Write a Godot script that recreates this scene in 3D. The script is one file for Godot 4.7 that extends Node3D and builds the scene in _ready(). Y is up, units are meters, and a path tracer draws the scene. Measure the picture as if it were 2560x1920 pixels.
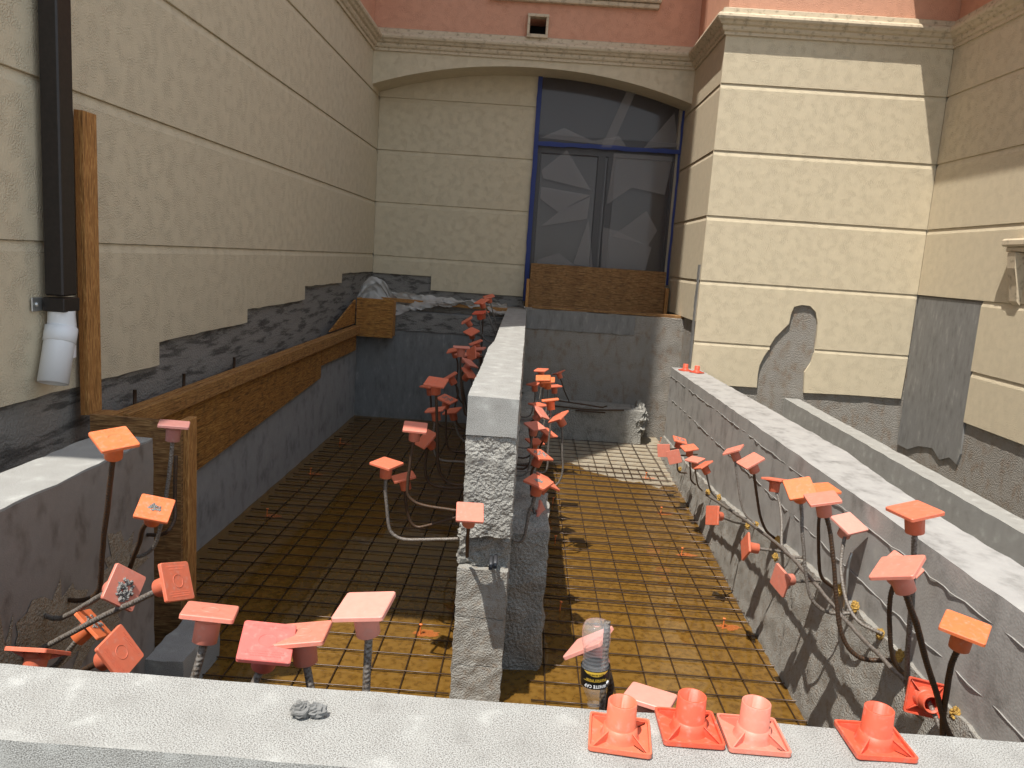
extends Node3D
# A pit with rebar dowels beside a stucco building. Units metres, camera at the origin, pit floor at FLOOR.
const FLOOR := -1.86
const ZB := -9.68      # rear wall of the niche
const ZA := -9.24      # arch wall in front of it
const ZP := -7.83      # front face of the pier
const XL := -1.95      # left wall
const XW := 3.76       # right wall
var caps_data := [
	["bright orange rebar cap tilted above the end of the left stub wall","rebar caps along the left stub and front wall",0,0,[0.662,0.074,-0.746,0.204,0.939,0.275,0.721,-0.335,0.607,-1.149,-0.578,-2.150]],
	["dusty mauve rebar cap standing before the plywood end form","rebar caps along the left stub and front wall",6,0,[0.930,-0.094,-0.355,0.084,0.996,-0.044,0.358,0.011,0.934,-1.249,-0.667,-2.747]],
	["orange rebar cap with grey mortar smear in front of the timber post","rebar caps along the left stub and front wall",0,3,[0.935,-0.231,-0.269,0.322,0.871,0.370,0.149,-0.433,0.889,-1.148,-0.860,-2.387]],
	["pink rebar cap with thick grey mortar lump, left of the lettered orange cap","rebar caps along the left stub and front wall",2,4,[0.494,-0.633,-0.596,0.868,0.323,0.377,-0.047,-0.704,0.709,-1.071,-0.977,-2.051]],
	["orange rebar cap with raised lettering turned sideways on a slanting bar","rebar caps along the left stub and front wall",1,0,[0.307,-0.285,-0.908,0.879,0.451,0.155,0.366,-0.846,0.388,-0.885,-0.908,-1.968]],
	["orange rebar cap with chalky crusted top, left of the diamond tilted cap","rebar caps along the left stub and front wall",0,1,[-0.131,-0.333,-0.934,0.663,0.671,-0.332,0.737,-0.663,0.132,-1.228,-1.155,-2.174]],
	["orange diamond tilted rebar cap with raised lettering, cut off by the front wall edge","rebar caps along the left stub and front wall",1,0,[0.525,-0.845,-0.098,0.849,0.512,0.134,-0.063,-0.154,0.986,-0.948,-1.025,-1.795]],
	["orange rebar cap seen edge-on at the far left behind the front wall","rebar caps along the left stub and front wall",1,0,[0.996,0.058,0.063,-0.017,0.852,-0.524,-0.084,0.521,0.850,-1.106,-0.990,-1.719]],
	["salmon rebar cap lying level, leftmost of four standing behind the front wall","rebar caps along the left stub and front wall",2,0,[0.966,-0.141,-0.214,0.096,0.973,-0.208,0.238,0.180,0.954,-0.610,-0.752,-1.506]],
	["red pink rebar cap partly under the salmon one behind the front wall","rebar caps along the left stub and front wall",4,0,[0.965,-0.141,-0.220,0.199,0.943,0.268,0.170,-0.302,0.938,-0.477,-0.787,-1.462]],
	["salmon rebar cap overlapping the red pink one behind the front wall","rebar caps along the left stub and front wall",2,0,[0.988,0.136,-0.068,-0.139,0.989,-0.045,0.061,0.054,0.997,-0.420,-0.787,-1.509]],
	["pale pink rebar cap, rightmost of four left of the middle wall, behind the front wall","rebar caps along the left stub and front wall",3,0,[0.984,0.149,0.099,-0.156,0.985,0.067,-0.087,-0.081,0.993,-0.290,-0.703,-1.482]],
	["faded orange rebar cap, second from the front left of the middle wall","rebar caps on the left of the middle wall",1,0,[0.892,-0.084,0.444,0.052,0.995,0.083,-0.449,-0.051,0.892,-0.551,-0.875,-3.179]],
	["faded orange rebar cap, fourth from the front left of the middle wall","rebar caps on the left of the middle wall",1,0,[0.918,0.251,-0.307,-0.240,0.968,0.073,0.316,0.007,0.949,-0.531,-1.029,-3.524]],
	["salmon rebar cap in front of the rough end face of the middle wall","rebar caps on the left of the middle wall",2,0,[0.994,-0.027,-0.105,0.068,0.911,0.407,0.084,-0.411,0.908,-0.172,-0.953,-2.856]],
	["salmon rebar cap, third from the front left of the middle wall","rebar caps on the left of the middle wall",2,0,[0.993,-0.056,-0.100,0.074,0.980,0.186,0.087,-0.192,0.977,-0.464,-0.754,-3.363]],
	["faded orange rebar cap, sixth from the front left of the middle wall","rebar caps on the left of the middle wall",1,0,[0.587,0.707,-0.395,-0.583,0.707,0.399,0.561,-0.004,0.828,-0.480,-0.926,-3.868]],
	["faded orange rebar cap, fifth from the front left of the middle wall","rebar caps on the left of the middle wall",1,0,[0.990,-0.054,0.127,0.018,0.964,0.265,-0.136,-0.260,0.956,-0.436,-0.623,-3.820]],
	["faded orange rebar cap, eleventh from the front left of the middle wall","rebar caps on the left of the middle wall",1,0,[0.815,0.532,-0.229,-0.537,0.842,0.049,0.219,0.083,0.972,-0.506,-0.803,-5.200]],
	["faded orange rebar cap, twelfth from the front left of the middle wall","rebar caps on the left of the middle wall",1,0,[0.640,0.112,-0.760,-0.111,0.992,0.052,0.760,0.051,0.648,-0.634,-0.878,-5.200]],
	["mortar-crusted orange rebar cap, eighth from the front left of the middle wall","rebar caps on the left of the middle wall",1,1,[0.892,-0.267,0.365,0.195,0.956,0.221,-0.407,-0.126,0.904,-0.479,-0.900,-4.874]],
	["faded orange rebar cap, seventh from the front left of the middle wall","rebar caps on the left of the middle wall",1,0,[0.981,0.184,0.058,-0.184,0.983,0.005,-0.056,-0.015,0.998,-0.488,-0.856,-4.300]],
	["faded orange rebar cap, tenth from the front left of the middle wall","rebar caps on the left of the middle wall",1,0,[0.923,0.231,0.309,-0.278,0.953,0.118,-0.268,-0.195,0.944,-0.462,-1.006,-5.043]],
	["faded orange rebar cap, twenty-fifth from the front left of the middle wall","rebar caps on the left of the middle wall",1,0,[0.933,0.293,-0.211,-0.245,0.943,0.224,0.265,-0.158,0.951,-0.409,-0.378,-7.654]],
	["faded orange rebar cap, twenty-third from the front left of the middle wall","rebar caps on the left of the middle wall",1,0,[0.600,0.411,-0.686,-0.296,0.911,0.287,0.743,0.031,0.668,-0.433,-0.393,-6.995]],
	["red orange rebar cap, twenty-second from the front left of the middle wall","rebar caps on the left of the middle wall",5,0,[0.967,0.129,0.219,-0.167,0.972,0.165,-0.192,-0.196,0.962,-0.442,-0.484,-6.883]],
	["faded orange rebar cap, twenty-fourth from the front left of the middle wall","rebar caps on the left of the middle wall",1,0,[0.984,0.034,0.176,-0.045,0.997,0.059,-0.174,-0.066,0.983,-0.428,-0.500,-7.206]],
	["faded orange rebar cap, twenty-first from the front left of the middle wall","rebar caps on the left of the middle wall",1,0,[0.818,0.575,-0.010,-0.569,0.813,0.124,0.080,-0.096,0.992,-0.534,-0.544,-6.707]],
	["faded orange rebar cap, twentieth from the front left of the middle wall","rebar caps on the left of the middle wall",1,0,[0.739,-0.232,0.633,-0.117,0.880,0.460,-0.664,-0.414,0.623,-0.477,-0.627,-6.578]],
	["faded orange rebar cap, nineteenth from the front left of the middle wall","rebar caps on the left of the middle wall",1,0,[0.897,0.400,-0.188,-0.397,0.916,0.054,0.194,0.026,0.981,-0.402,-0.656,-6.044]],
	["salmon rebar cap, ninth from the front left of the middle wall","rebar caps on the left of the middle wall",2,0,[0.996,0.000,-0.088,-0.004,0.999,-0.043,0.088,0.043,0.995,-0.414,-0.569,-4.924]],
	["faded orange rebar cap, eighteenth from the front left of the middle wall","rebar caps on the left of the middle wall",1,0,[0.947,0.307,0.095,-0.319,0.935,0.153,-0.042,-0.175,0.984,-0.563,-0.720,-6.000]],
	["salmon rebar cap, sixteenth from the front left of the middle wall","rebar caps on the left of the middle wall",2,0,[0.600,0.092,-0.795,-0.042,0.996,0.084,0.799,-0.016,0.601,-0.468,-0.727,-5.818]],
	["salmon rebar cap, seventeenth from the front left of the middle wall","rebar caps on the left of the middle wall",2,0,[0.978,0.129,0.165,-0.138,0.989,0.046,-0.157,-0.068,0.985,-0.371,-0.690,-5.926]],
	["faded orange rebar cap, fifteenth from the front left of the middle wall","rebar caps on the left of the middle wall",1,0,[0.637,0.451,0.625,-0.756,0.206,0.622,0.152,-0.868,0.473,-0.411,-0.716,-5.750]],
	["salmon rebar cap, fourteenth from the front left of the middle wall","rebar caps on the left of the middle wall",2,0,[0.572,-0.244,-0.783,0.502,0.859,0.099,0.649,-0.449,0.614,-0.398,-0.752,-5.556]],
	["faded orange rebar cap, thirteenth from the front left of the middle wall","rebar caps on the left of the middle wall",1,0,[0.571,-0.149,-0.807,0.582,0.767,0.270,0.579,-0.624,0.525,-0.392,-0.820,-5.500]],
	["bright orange rebar cap, twelfth from the front right of the middle wall","rebar caps on the right of the middle wall",0,0,[0.997,0.074,0.019,-0.076,0.976,0.205,-0.003,-0.206,0.979,0.126,-0.812,-5.478]],
	["bright orange rebar cap, thirteenth from the front right of the middle wall","rebar caps on the right of the middle wall",0,0,[0.994,0.098,0.047,-0.105,0.978,0.179,-0.028,-0.183,0.983,0.157,-0.825,-5.482]],
	["faded orange rebar cap, fourteenth from the front right of the middle wall","rebar caps on the right of the middle wall",1,0,[0.937,0.073,0.342,-0.105,0.992,0.077,-0.333,-0.108,0.937,0.128,-0.898,-6.499]],
	["faded orange rebar cap, seventeenth from the front right of the middle wall","rebar caps on the right of the middle wall",1,0,[0.806,0.323,-0.496,-0.416,0.905,-0.087,0.420,0.276,0.864,0.317,-1.066,-7.619]],
	["faded orange rebar cap, sixteenth from the front right of the middle wall","rebar caps on the right of the middle wall",1,0,[0.753,0.155,-0.640,-0.133,0.988,0.083,0.645,0.023,0.764,0.081,-1.036,-6.600]],
	["faded orange rebar cap, fifteenth from the front right of the middle wall","rebar caps on the right of the middle wall",1,0,[0.918,0.064,-0.391,-0.072,0.997,-0.007,0.389,0.035,0.920,0.248,-1.024,-6.500]],
	["bright orange rebar cap, sixth from the front right of the middle wall","rebar caps on the right of the middle wall",0,0,[0.984,0.175,-0.039,-0.178,0.978,-0.112,0.018,0.117,0.993,0.159,-0.827,-4.709]],
	["faded orange rebar cap, fifth from the front right of the middle wall","rebar caps on the right of the middle wall",1,0,[0.665,0.392,0.635,-0.563,0.823,0.082,-0.491,-0.412,0.768,0.213,-0.918,-4.653]],
	["faded orange rebar cap, eleventh from the front right of the middle wall","rebar caps on the right of the middle wall",1,0,[0.737,-0.021,-0.676,0.037,0.999,0.010,0.675,-0.033,0.737,0.102,-0.953,-5.200]],
	["salmon rebar cap, eighth from the front right of the middle wall","rebar caps on the right of the middle wall",2,0,[0.540,-0.289,-0.790,0.635,0.757,0.157,0.553,-0.586,0.593,0.122,-0.949,-4.900]],
	["salmon rebar cap, seventh from the front right of the middle wall","rebar caps on the right of the middle wall",2,0,[0.780,0.041,-0.624,0.136,0.963,0.233,0.610,-0.267,0.746,0.081,-1.002,-4.738]],
	["faded orange rebar cap, ninth from the front right of the middle wall","rebar caps on the right of the middle wall",1,0,[0.580,-0.112,-0.807,0.393,0.906,0.157,0.713,-0.408,0.570,0.175,-1.094,-4.991]],
	["faded orange rebar cap, tenth from the front right of the middle wall","rebar caps on the right of the middle wall",1,0,[0.864,-0.040,-0.502,0.121,0.984,0.129,0.489,-0.172,0.855,0.095,-1.193,-5.138]],
	["mortar-crusted orange rebar cap, fourth from the front right of the middle wall","rebar caps on the right of the middle wall",1,1,[0.696,-0.162,-0.700,0.322,0.941,0.103,0.642,-0.297,0.707,0.102,-0.946,-3.800]],
	["mortar-crusted orange rebar cap, first from the front right of the middle wall","rebar caps on the right of the middle wall",1,2,[0.889,-0.199,0.411,0.148,0.977,0.153,-0.432,-0.075,0.899,0.090,-0.941,-3.300]],
	["faded orange rebar cap, second from the front right of the middle wall","rebar caps on the right of the middle wall",1,0,[0.593,-0.426,-0.683,0.573,0.819,-0.013,0.565,-0.384,0.730,0.144,-1.024,-3.600]],
	["salmon rebar cap, third from the front right of the middle wall","rebar caps on the right of the middle wall",2,0,[0.358,-0.775,-0.521,0.930,0.246,0.273,-0.083,-0.582,0.809,0.130,-1.200,-3.630]],
	["salmon rebar cap facing out flat, leftmost at the far right pit wall","rebar caps along the right pit wall",2,0,[0.865,0.169,0.473,-0.486,0.043,0.873,0.127,-0.985,0.119,1.142,-1.433,-6.155]],
	["salmon rebar cap facing out and turned, second from left at the far right wall","rebar caps along the right pit wall",2,0,[0.807,0.377,0.455,-0.496,0.016,0.868,0.320,-0.926,0.200,1.160,-1.397,-5.815]],
	["mortar-crusted rebar cap above the two flat facing caps at the far right wall","rebar caps along the right pit wall",1,1,[0.977,-0.212,0.000,0.209,0.962,0.174,-0.037,-0.170,0.985,1.205,-1.271,-5.868]],
	["faded orange rebar cap, eighteenth from the front along the right pit wall","rebar caps along the right pit wall",1,0,[0.969,0.189,-0.161,-0.162,0.973,0.166,0.188,-0.134,0.973,1.191,-1.233,-5.460]],
	["salmon rebar cap, seventeenth from the front along the right pit wall","rebar caps along the right pit wall",2,0,[0.752,0.030,0.659,-0.113,0.990,0.084,-0.650,-0.137,0.748,1.196,-1.268,-5.266]],
	["faded orange rebar cap, sixteenth from the front along the right pit wall","rebar caps along the right pit wall",1,0,[0.264,0.305,0.915,-0.532,0.837,-0.125,-0.804,-0.454,0.384,1.196,-1.243,-5.025]],
	["salmon rebar cap, fifteenth from the front along the right pit wall","rebar caps along the right pit wall",2,0,[0.778,0.438,0.451,-0.441,0.891,-0.104,-0.447,-0.118,0.887,1.184,-0.967,-4.316]],
	["salmon rebar cap, twelfth from the front along the right pit wall","rebar caps along the right pit wall",2,0,[0.236,-0.039,0.971,-0.484,0.862,0.152,-0.843,-0.505,0.185,1.094,-0.870,-3.672]],
	["faded orange rebar cap, thirteenth from the front along the right pit wall","rebar caps along the right pit wall",1,0,[0.760,0.086,0.644,0.037,0.984,-0.175,-0.649,0.157,0.745,1.249,-0.971,-3.750]],
	["large bright orange rebar cap over thick dark bar on the right pit wall","rebar caps along the right pit wall",0,0,[0.963,0.260,0.078,-0.265,0.843,0.468,0.056,-0.471,0.880,1.073,-0.788,-2.931]],
	["orange rebar cap mostly hidden behind the large salmon one at the right wall","rebar caps along the right pit wall",0,0,[0.984,0.085,-0.160,-0.071,0.994,0.088,0.166,-0.076,0.983,1.186,-0.800,-3.000]],
	["large salmon rebar cap overlapping the big orange one at the right wall","rebar caps along the right pit wall",2,0,[0.963,0.249,0.108,-0.254,0.966,0.040,-0.095,-0.066,0.993,1.031,-0.727,-2.600]],
	["pale pink rebar cap with a carved tick mark at the right wall","rebar caps along the right pit wall",3,0,[0.893,0.095,-0.440,0.091,0.919,0.384,0.441,-0.383,0.812,1.280,-0.913,-2.935]],
	["orange rebar cap seen face-on with socket right, leftmost low on the right wall","rebar caps along the right pit wall",1,0,[0.411,0.304,0.859,-0.911,0.155,0.382,-0.017,-0.940,0.341,1.059,-1.300,-4.130]],
	["orange rebar cap seen nearly edge-on, second low sideways cap on the right wall","rebar caps along the right pit wall",1,0,[0.085,0.731,0.677,-0.994,0.106,0.010,-0.064,-0.674,0.736,1.109,-1.290,-3.646]],
	["weathered pink diamond rebar cap, third low sideways cap on the right wall","rebar caps along the right pit wall",2,0,[0.291,-0.267,0.919,-0.954,-0.005,0.301,-0.076,-0.964,-0.256,1.130,-1.265,-3.186]],
	["orange rebar cap standing highest over the top of the right pit wall","rebar caps along the right pit wall",1,0,[0.262,-0.003,0.965,-0.175,0.983,0.051,-0.949,-0.182,0.257,1.066,-0.591,-2.062]],
	["salmon rebar cap overlapping another below the highest cap at the right wall","rebar caps along the right pit wall",2,0,[0.669,0.357,0.652,-0.429,0.902,-0.053,-0.607,-0.244,0.756,0.908,-0.656,-1.798]],
	["pink rebar cap half hidden under the salmon one below the highest right cap","rebar caps along the right pit wall",2,0,[0.687,-0.348,0.637,0.061,0.902,0.427,-0.724,-0.255,0.641,1.211,-0.865,-2.365]],
	["bright orange rebar cap with a scratched hook mark, nearest to the right corner","rebar caps along the right pit wall",0,0,[0.811,-0.104,0.575,0.007,0.986,0.168,-0.585,-0.132,0.800,1.135,-0.825,-1.870]],
	["red orange rebar cap flipped socket towards the viewer, low on the right pit wall","rebar caps along the right pit wall",5,0,[-0.130,-0.974,0.185,0.131,-0.202,-0.971,0.983,-0.102,0.154,1.241,-1.197,-2.186]],
	["orange rebar cap upside down on the front wall, leftmost of four","upturned rebar caps on the front wall",1,0,[0.104,0.000,-0.995,0.000,-1.000,0.000,-0.995,-0.000,-0.104,0.202,-0.788,-1.230]],
	["red orange rebar cap upside down on the front wall, second of four from the left","upturned rebar caps on the front wall",5,0,[-0.005,0.000,-1.000,0.000,-1.000,0.000,-1.000,0.000,0.005,0.326,-0.788,-1.266]],
	["pink rebar cap upside down on the front wall, third of four from the left","upturned rebar caps on the front wall",2,0,[0.009,0.000,-1.000,0.000,-1.000,0.000,-1.000,-0.000,-0.009,0.435,-0.788,-1.260]],
	["red orange rebar cap upside down on the front wall, rightmost of four","upturned rebar caps on the front wall",5,0,[-0.015,0.000,-1.000,0.000,-1.000,0.000,-1.000,0.000,0.015,0.649,-0.788,-1.270]],
	["pale pink bent rebar cap behind the upturned water bottle","rebar caps behind the front wall by the bottle",3,0,[0.753,0.574,0.321,-0.528,0.819,-0.225,-0.392,-0.000,0.920,0.191,-0.880,-1.750]],
	["pale pink rebar cap just behind the front wall, right of the water bottle","rebar caps behind the front wall by the bottle",3,0,[0.926,-0.027,0.377,0.086,0.986,-0.140,-0.368,0.162,0.916,0.325,-0.931,-1.620]],
]
var rods_data := [
	["tall curved rebar under the bright orange cap above the left stub wall","rebars of the left stub and front wall",2.3,[-1.156,-0.612,-2.160,-1.268,-0.982,-2.293,-1.289,-1.067,-2.321,-1.307,-1.125,-2.340,-1.340,-1.166,-2.356,-1.390,-1.187,-2.372,-1.440,-1.195,-2.388]],
	["curved rebar under the dusty mauve cap by the plywood end form","rebars of the left stub and front wall",2.8,[-1.252,-0.703,-2.746,-1.267,-0.829,-2.751,-1.283,-0.931,-2.758,-1.296,-1.008,-2.764,-1.312,-1.078,-2.768,-1.337,-1.149,-2.773,-1.385,-1.192,-2.778,-1.440,-1.201,-2.781]],
	["short curved rebar under the mortar-smeared orange cap at the left stub","rebars of the left stub and front wall",2.6,[-1.160,-0.891,-2.400,-1.218,-0.954,-2.455,-1.277,-1.049,-2.537,-1.337,-1.140,-2.612,-1.391,-1.224,-2.679,-1.440,-1.257,-2.717]],
	["rusty slanting rebar under the mortar-lumped pink cap","rebars of the left stub and front wall",2.2,[-1.102,-0.989,-2.064,-1.172,-1.035,-2.105,-1.270,-1.111,-2.166,-1.348,-1.166,-2.212,-1.392,-1.183,-2.236,-1.440,-1.190,-2.262]],
	["long straight slanting rebar under the lettered sideways orange cap","rebars of the left stub and front wall",2.1,[-0.916,-0.924,-1.973,-0.964,-0.958,-1.987,-1.115,-1.054,-2.042,-1.246,-1.144,-2.088,-1.361,-1.223,-2.127,-1.440,-1.277,-2.153]],
	["bent rebar under the chalky crusted orange cap at far left","rebars of the left stub and front wall",2.2,[-1.252,-1.179,-2.162,-1.302,-1.242,-2.165,-1.350,-1.301,-2.184,-1.393,-1.335,-2.197,-1.440,-1.361,-2.211]],
	["rebar under the diamond tilted lettered cap at left","rebars of the left stub and front wall",2.0,[-0.979,-1.043,-1.800,-1.106,-1.150,-1.924,-1.189,-1.230,-2.022,-1.283,-1.312,-2.125,-1.440,-1.437,-2.289]],
	["hidden rebar under the edge-on cap at the far left","rebars of the left stub and front wall",1.7,[-1.106,-1.021,-1.700,-1.105,-1.089,-1.658,-1.122,-1.118,-1.685,-1.172,-1.154,-1.685,-1.289,-1.166,-1.685,-1.440,-1.166,-1.685]],
	["upright rebar under the level salmon cap, leftmost behind the front wall","rebars of the left stub and front wall",1.4,[-0.610,-0.787,-1.497,-0.629,-0.878,-1.482,-0.676,-1.107,-1.445,-0.676,-1.167,-1.415,-0.676,-1.197,-1.360,-0.676,-1.197,-1.310]],
	["upright rebar under the red pink cap behind the front wall","rebars of the left stub and front wall",1.4,[-0.480,-0.823,-1.488,-0.502,-0.882,-1.470,-0.589,-1.120,-1.396,-0.589,-1.180,-1.366,-0.589,-1.210,-1.360,-0.589,-1.210,-1.310]],
	["upright rebar under the salmon cap overlapping the red pink one","rebars of the left stub and front wall",1.4,[-0.419,-0.824,-1.512,-0.397,-0.898,-1.496,-0.326,-1.133,-1.444,-0.326,-1.193,-1.414,-0.326,-1.223,-1.360,-0.326,-1.223,-1.310]],
	["upright ribbed rebar under the pale pink cap left of the middle wall","rebars of the left stub and front wall",1.4,[-0.280,-0.738,-1.489,-0.278,-0.887,-1.477,-0.275,-1.067,-1.462,-0.275,-1.127,-1.432,-0.275,-1.157,-1.360,-0.275,-1.157,-1.310]],
	["bent ribbed rebar carrying the second cap from the front left of the middle wall","rebars on the left of the middle wall",3.2,[-0.553,-0.911,-3.182,-0.553,-0.996,-3.185,-0.544,-1.072,-3.185,-0.529,-1.162,-3.185,-0.514,-1.187,-3.185,-0.476,-1.205,-3.185,-0.409,-1.204,-3.185,-0.233,-1.187,-3.185]],
	["bent ribbed rebar carrying the fourth cap from the front left of the middle wall","rebars on the left of the middle wall",3.5,[-0.523,-1.064,-3.526,-0.513,-1.167,-3.529,-0.496,-1.230,-3.529,-0.473,-1.265,-3.529,-0.440,-1.271,-3.529,-0.277,-1.213,-3.529,-0.228,-1.213,-3.529]],
	["short bent rebar under the salmon cap before the end of the middle wall","rebars on the left of the middle wall",3.0,[-0.174,-0.986,-2.870,-0.180,-1.090,-2.947,-0.183,-1.152,-2.998,-0.183,-1.205,-3.040]],
	["bent ribbed rebar carrying the third cap from the front left of the middle wall","rebars on the left of the middle wall",3.4,[-0.467,-0.789,-3.370,-0.478,-0.889,-3.375,-0.483,-0.952,-3.375,-0.487,-1.022,-3.375,-0.484,-1.070,-3.375,-0.460,-1.097,-3.375,-0.413,-1.113,-3.375,-0.264,-1.126,-3.375,-0.228,-1.126,-3.375]],
	["bent ribbed rebar carrying the sixth cap from the front left of the middle wall","rebars on the left of the middle wall",3.9,[-0.459,-0.951,-3.882,-0.477,-1.035,-3.894,-0.474,-1.111,-3.894,-0.456,-1.156,-3.894,-0.407,-1.180,-3.894,-0.270,-1.179,-3.894,-0.228,-1.179,-3.894]],
	["bent ribbed rebar carrying the fifth cap from the front left of the middle wall","rebars on the left of the middle wall",3.8,[-0.436,-0.658,-3.830,-0.417,-0.912,-3.838,-0.410,-1.016,-3.838,-0.393,-1.089,-3.838,-0.359,-1.132,-3.838,-0.323,-1.145,-3.838,-0.270,-1.144,-3.838,-0.228,-1.144,-3.838]],
	["bent ribbed rebar carrying the eighth cap from the front left of the middle wall","rebars on the left of the middle wall",4.9,[-0.486,-0.934,-4.882,-0.482,-1.080,-4.889,-0.472,-1.174,-4.889,-0.456,-1.222,-4.889,-0.425,-1.241,-4.889,-0.348,-1.239,-4.889,-0.228,-1.239,-4.889]],
	["bent ribbed rebar carrying the seventh cap from the front left of the middle wall","rebars on the left of the middle wall",4.3,[-0.481,-0.891,-4.300,-0.490,-0.988,-4.300,-0.490,-1.055,-4.300,-0.471,-1.120,-4.300,-0.433,-1.148,-4.300,-0.306,-1.148,-4.300,-0.228,-1.148,-4.300]],
	["bent ribbed rebar carrying the tenth cap from the front left of the middle wall","rebars on the left of the middle wall",5.1,[-0.452,-1.041,-5.047,-0.429,-1.123,-5.051,-0.411,-1.168,-5.051,-0.387,-1.197,-5.051,-0.357,-1.213,-5.051,-0.228,-1.213,-5.051]],
	["bent ribbed rebar carrying the twenty-fifth cap from the front left of the middle wall","rebars on the left of the middle wall",7.7,[-0.400,-0.412,-7.662,-0.363,-0.510,-7.669,-0.332,-0.601,-7.669,-0.296,-0.687,-7.669,-0.228,-0.687,-7.669]],
	["bent ribbed rebar carrying the twenty-third cap from the front left of the middle wall","rebars on the left of the middle wall",7.0,[-0.423,-0.426,-7.006,-0.372,-0.508,-7.014,-0.332,-0.590,-7.014,-0.283,-0.680,-7.014,-0.228,-0.680,-7.014]],
	["bent ribbed rebar carrying the twenty-second cap from the front left of the middle wall","rebars on the left of the middle wall",6.9,[-0.436,-0.519,-6.889,-0.419,-0.617,-6.894,-0.404,-0.685,-6.894,-0.370,-0.729,-6.894,-0.308,-0.743,-6.894,-0.228,-0.743,-6.894]],
	["bent ribbed rebar carrying the ninth cap from the front left of the middle wall","rebars on the left of the middle wall",4.9,[-0.413,-0.605,-4.922,-0.414,-0.684,-4.921,-0.407,-0.753,-4.921,-0.396,-0.849,-4.921,-0.379,-0.947,-4.921,-0.378,-0.959,-4.921,-0.356,-1.010,-4.921,-0.228,-1.010,-4.921]],
	["bent ribbed rebar carrying the eleventh cap from the front left of the middle wall","rebars on the left of the middle wall",5.2,[-0.487,-0.834,-5.202,-0.444,-0.901,-5.206,-0.459,-1.046,-5.203,-0.422,-1.139,-5.203,-0.337,-1.170,-5.203,-0.228,-1.170,-5.203]],
	["bent ribbed rebar carrying the twelfth cap from the front left of the middle wall","rebars on the left of the middle wall",5.2,[-0.630,-0.914,-5.202,-0.621,-0.993,-5.206,-0.607,-1.080,-5.203,-0.547,-1.147,-5.203,-0.408,-1.170,-5.203,-0.228,-1.170,-5.203]],
	["bent ribbed rebar carrying the twenty-fourth cap from the front left of the middle wall","rebars on the left of the middle wall",7.2,[-0.426,-0.535,-7.208,-0.422,-0.615,-7.212,-0.415,-0.928,-7.210,-0.385,-1.110,-7.210,-0.316,-1.170,-7.210,-0.228,-1.170,-7.210]],
	["bent ribbed rebar carrying the twenty-first cap from the front left of the middle wall","rebars on the left of the middle wall",6.7,[-0.513,-0.573,-6.712,-0.467,-0.638,-6.721,-0.483,-0.941,-6.715,-0.442,-1.113,-6.715,-0.349,-1.170,-6.715,-0.228,-1.170,-6.715]],
	["bent ribbed rebar carrying the twentieth cap from the front left of the middle wall","rebars on the left of the middle wall",6.6,[-0.472,-0.659,-6.594,-0.463,-0.729,-6.631,-0.457,-0.976,-6.608,-0.421,-1.122,-6.608,-0.336,-1.170,-6.608,-0.228,-1.170,-6.608]],
	["bent ribbed rebar carrying the nineteenth cap from the front left of the middle wall","rebars on the left of the middle wall",6.0,[-0.387,-0.689,-6.046,-0.356,-0.762,-6.050,-0.368,-0.989,-6.047,-0.346,-1.125,-6.047,-0.294,-1.170,-6.047,-0.228,-1.170,-6.047]],
	["bent ribbed rebar carrying the eighteenth cap from the front left of the middle wall","rebars on the left of the middle wall",6.0,[-0.551,-0.754,-6.006,-0.526,-0.829,-6.018,-0.526,-1.015,-6.010,-0.479,-1.131,-6.010,-0.369,-1.170,-6.010,-0.228,-1.170,-6.010]],
	["bent ribbed rebar carrying the sixteenth cap from the front left of the middle wall","rebars on the left of the middle wall",5.8,[-0.467,-0.762,-5.821,-0.463,-0.842,-5.828,-0.453,-1.019,-5.823,-0.418,-1.132,-5.823,-0.335,-1.170,-5.823,-0.228,-1.170,-5.823]],
	["bent ribbed rebar carrying the seventeenth cap from the front left of the middle wall","rebars on the left of the middle wall",5.9,[-0.366,-0.726,-5.927,-0.355,-0.805,-5.931,-0.355,-1.004,-5.929,-0.335,-1.129,-5.929,-0.288,-1.170,-5.929,-0.228,-1.170,-5.929]],
	["bent ribbed rebar carrying the fifteenth cap from the front left of the middle wall","rebars on the left of the middle wall",5.8,[-0.384,-0.724,-5.772,-0.324,-0.740,-5.822,-0.355,-0.994,-5.791,-0.335,-1.126,-5.791,-0.288,-1.170,-5.791,-0.228,-1.170,-5.791]],
	["bent ribbed rebar carrying the fourteenth cap from the front left of the middle wall","rebars on the left of the middle wall",5.6,[-0.416,-0.783,-5.560,-0.456,-0.852,-5.568,-0.421,-1.025,-5.563,-0.391,-1.134,-5.563,-0.319,-1.170,-5.563,-0.228,-1.170,-5.563]],
	["bent ribbed rebar carrying the thirteenth cap from the front left of the middle wall","rebars on the left of the middle wall",5.5,[-0.413,-0.848,-5.510,-0.459,-0.909,-5.531,-0.420,-1.050,-5.518,-0.390,-1.140,-5.518,-0.319,-1.170,-5.518,-0.228,-1.170,-5.518]],
	["bent ribbed rebar carrying the twelfth cap from the front right of the middle wall","rebars on the right of the middle wall",5.5,[0.129,-0.847,-5.486,0.135,-0.925,-5.502,0.124,-1.148,-5.492,0.102,-1.285,-5.492,0.051,-1.330,-5.492,-0.015,-1.330,-5.492]],
	["bent ribbed rebar carrying the thirteenth cap from the front right of the middle wall","rebars on the right of the middle wall",5.5,[0.161,-0.860,-5.489,0.169,-0.939,-5.503,0.155,-1.154,-5.494,0.128,-1.286,-5.494,0.065,-1.330,-5.494,-0.015,-1.330,-5.494]],
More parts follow.
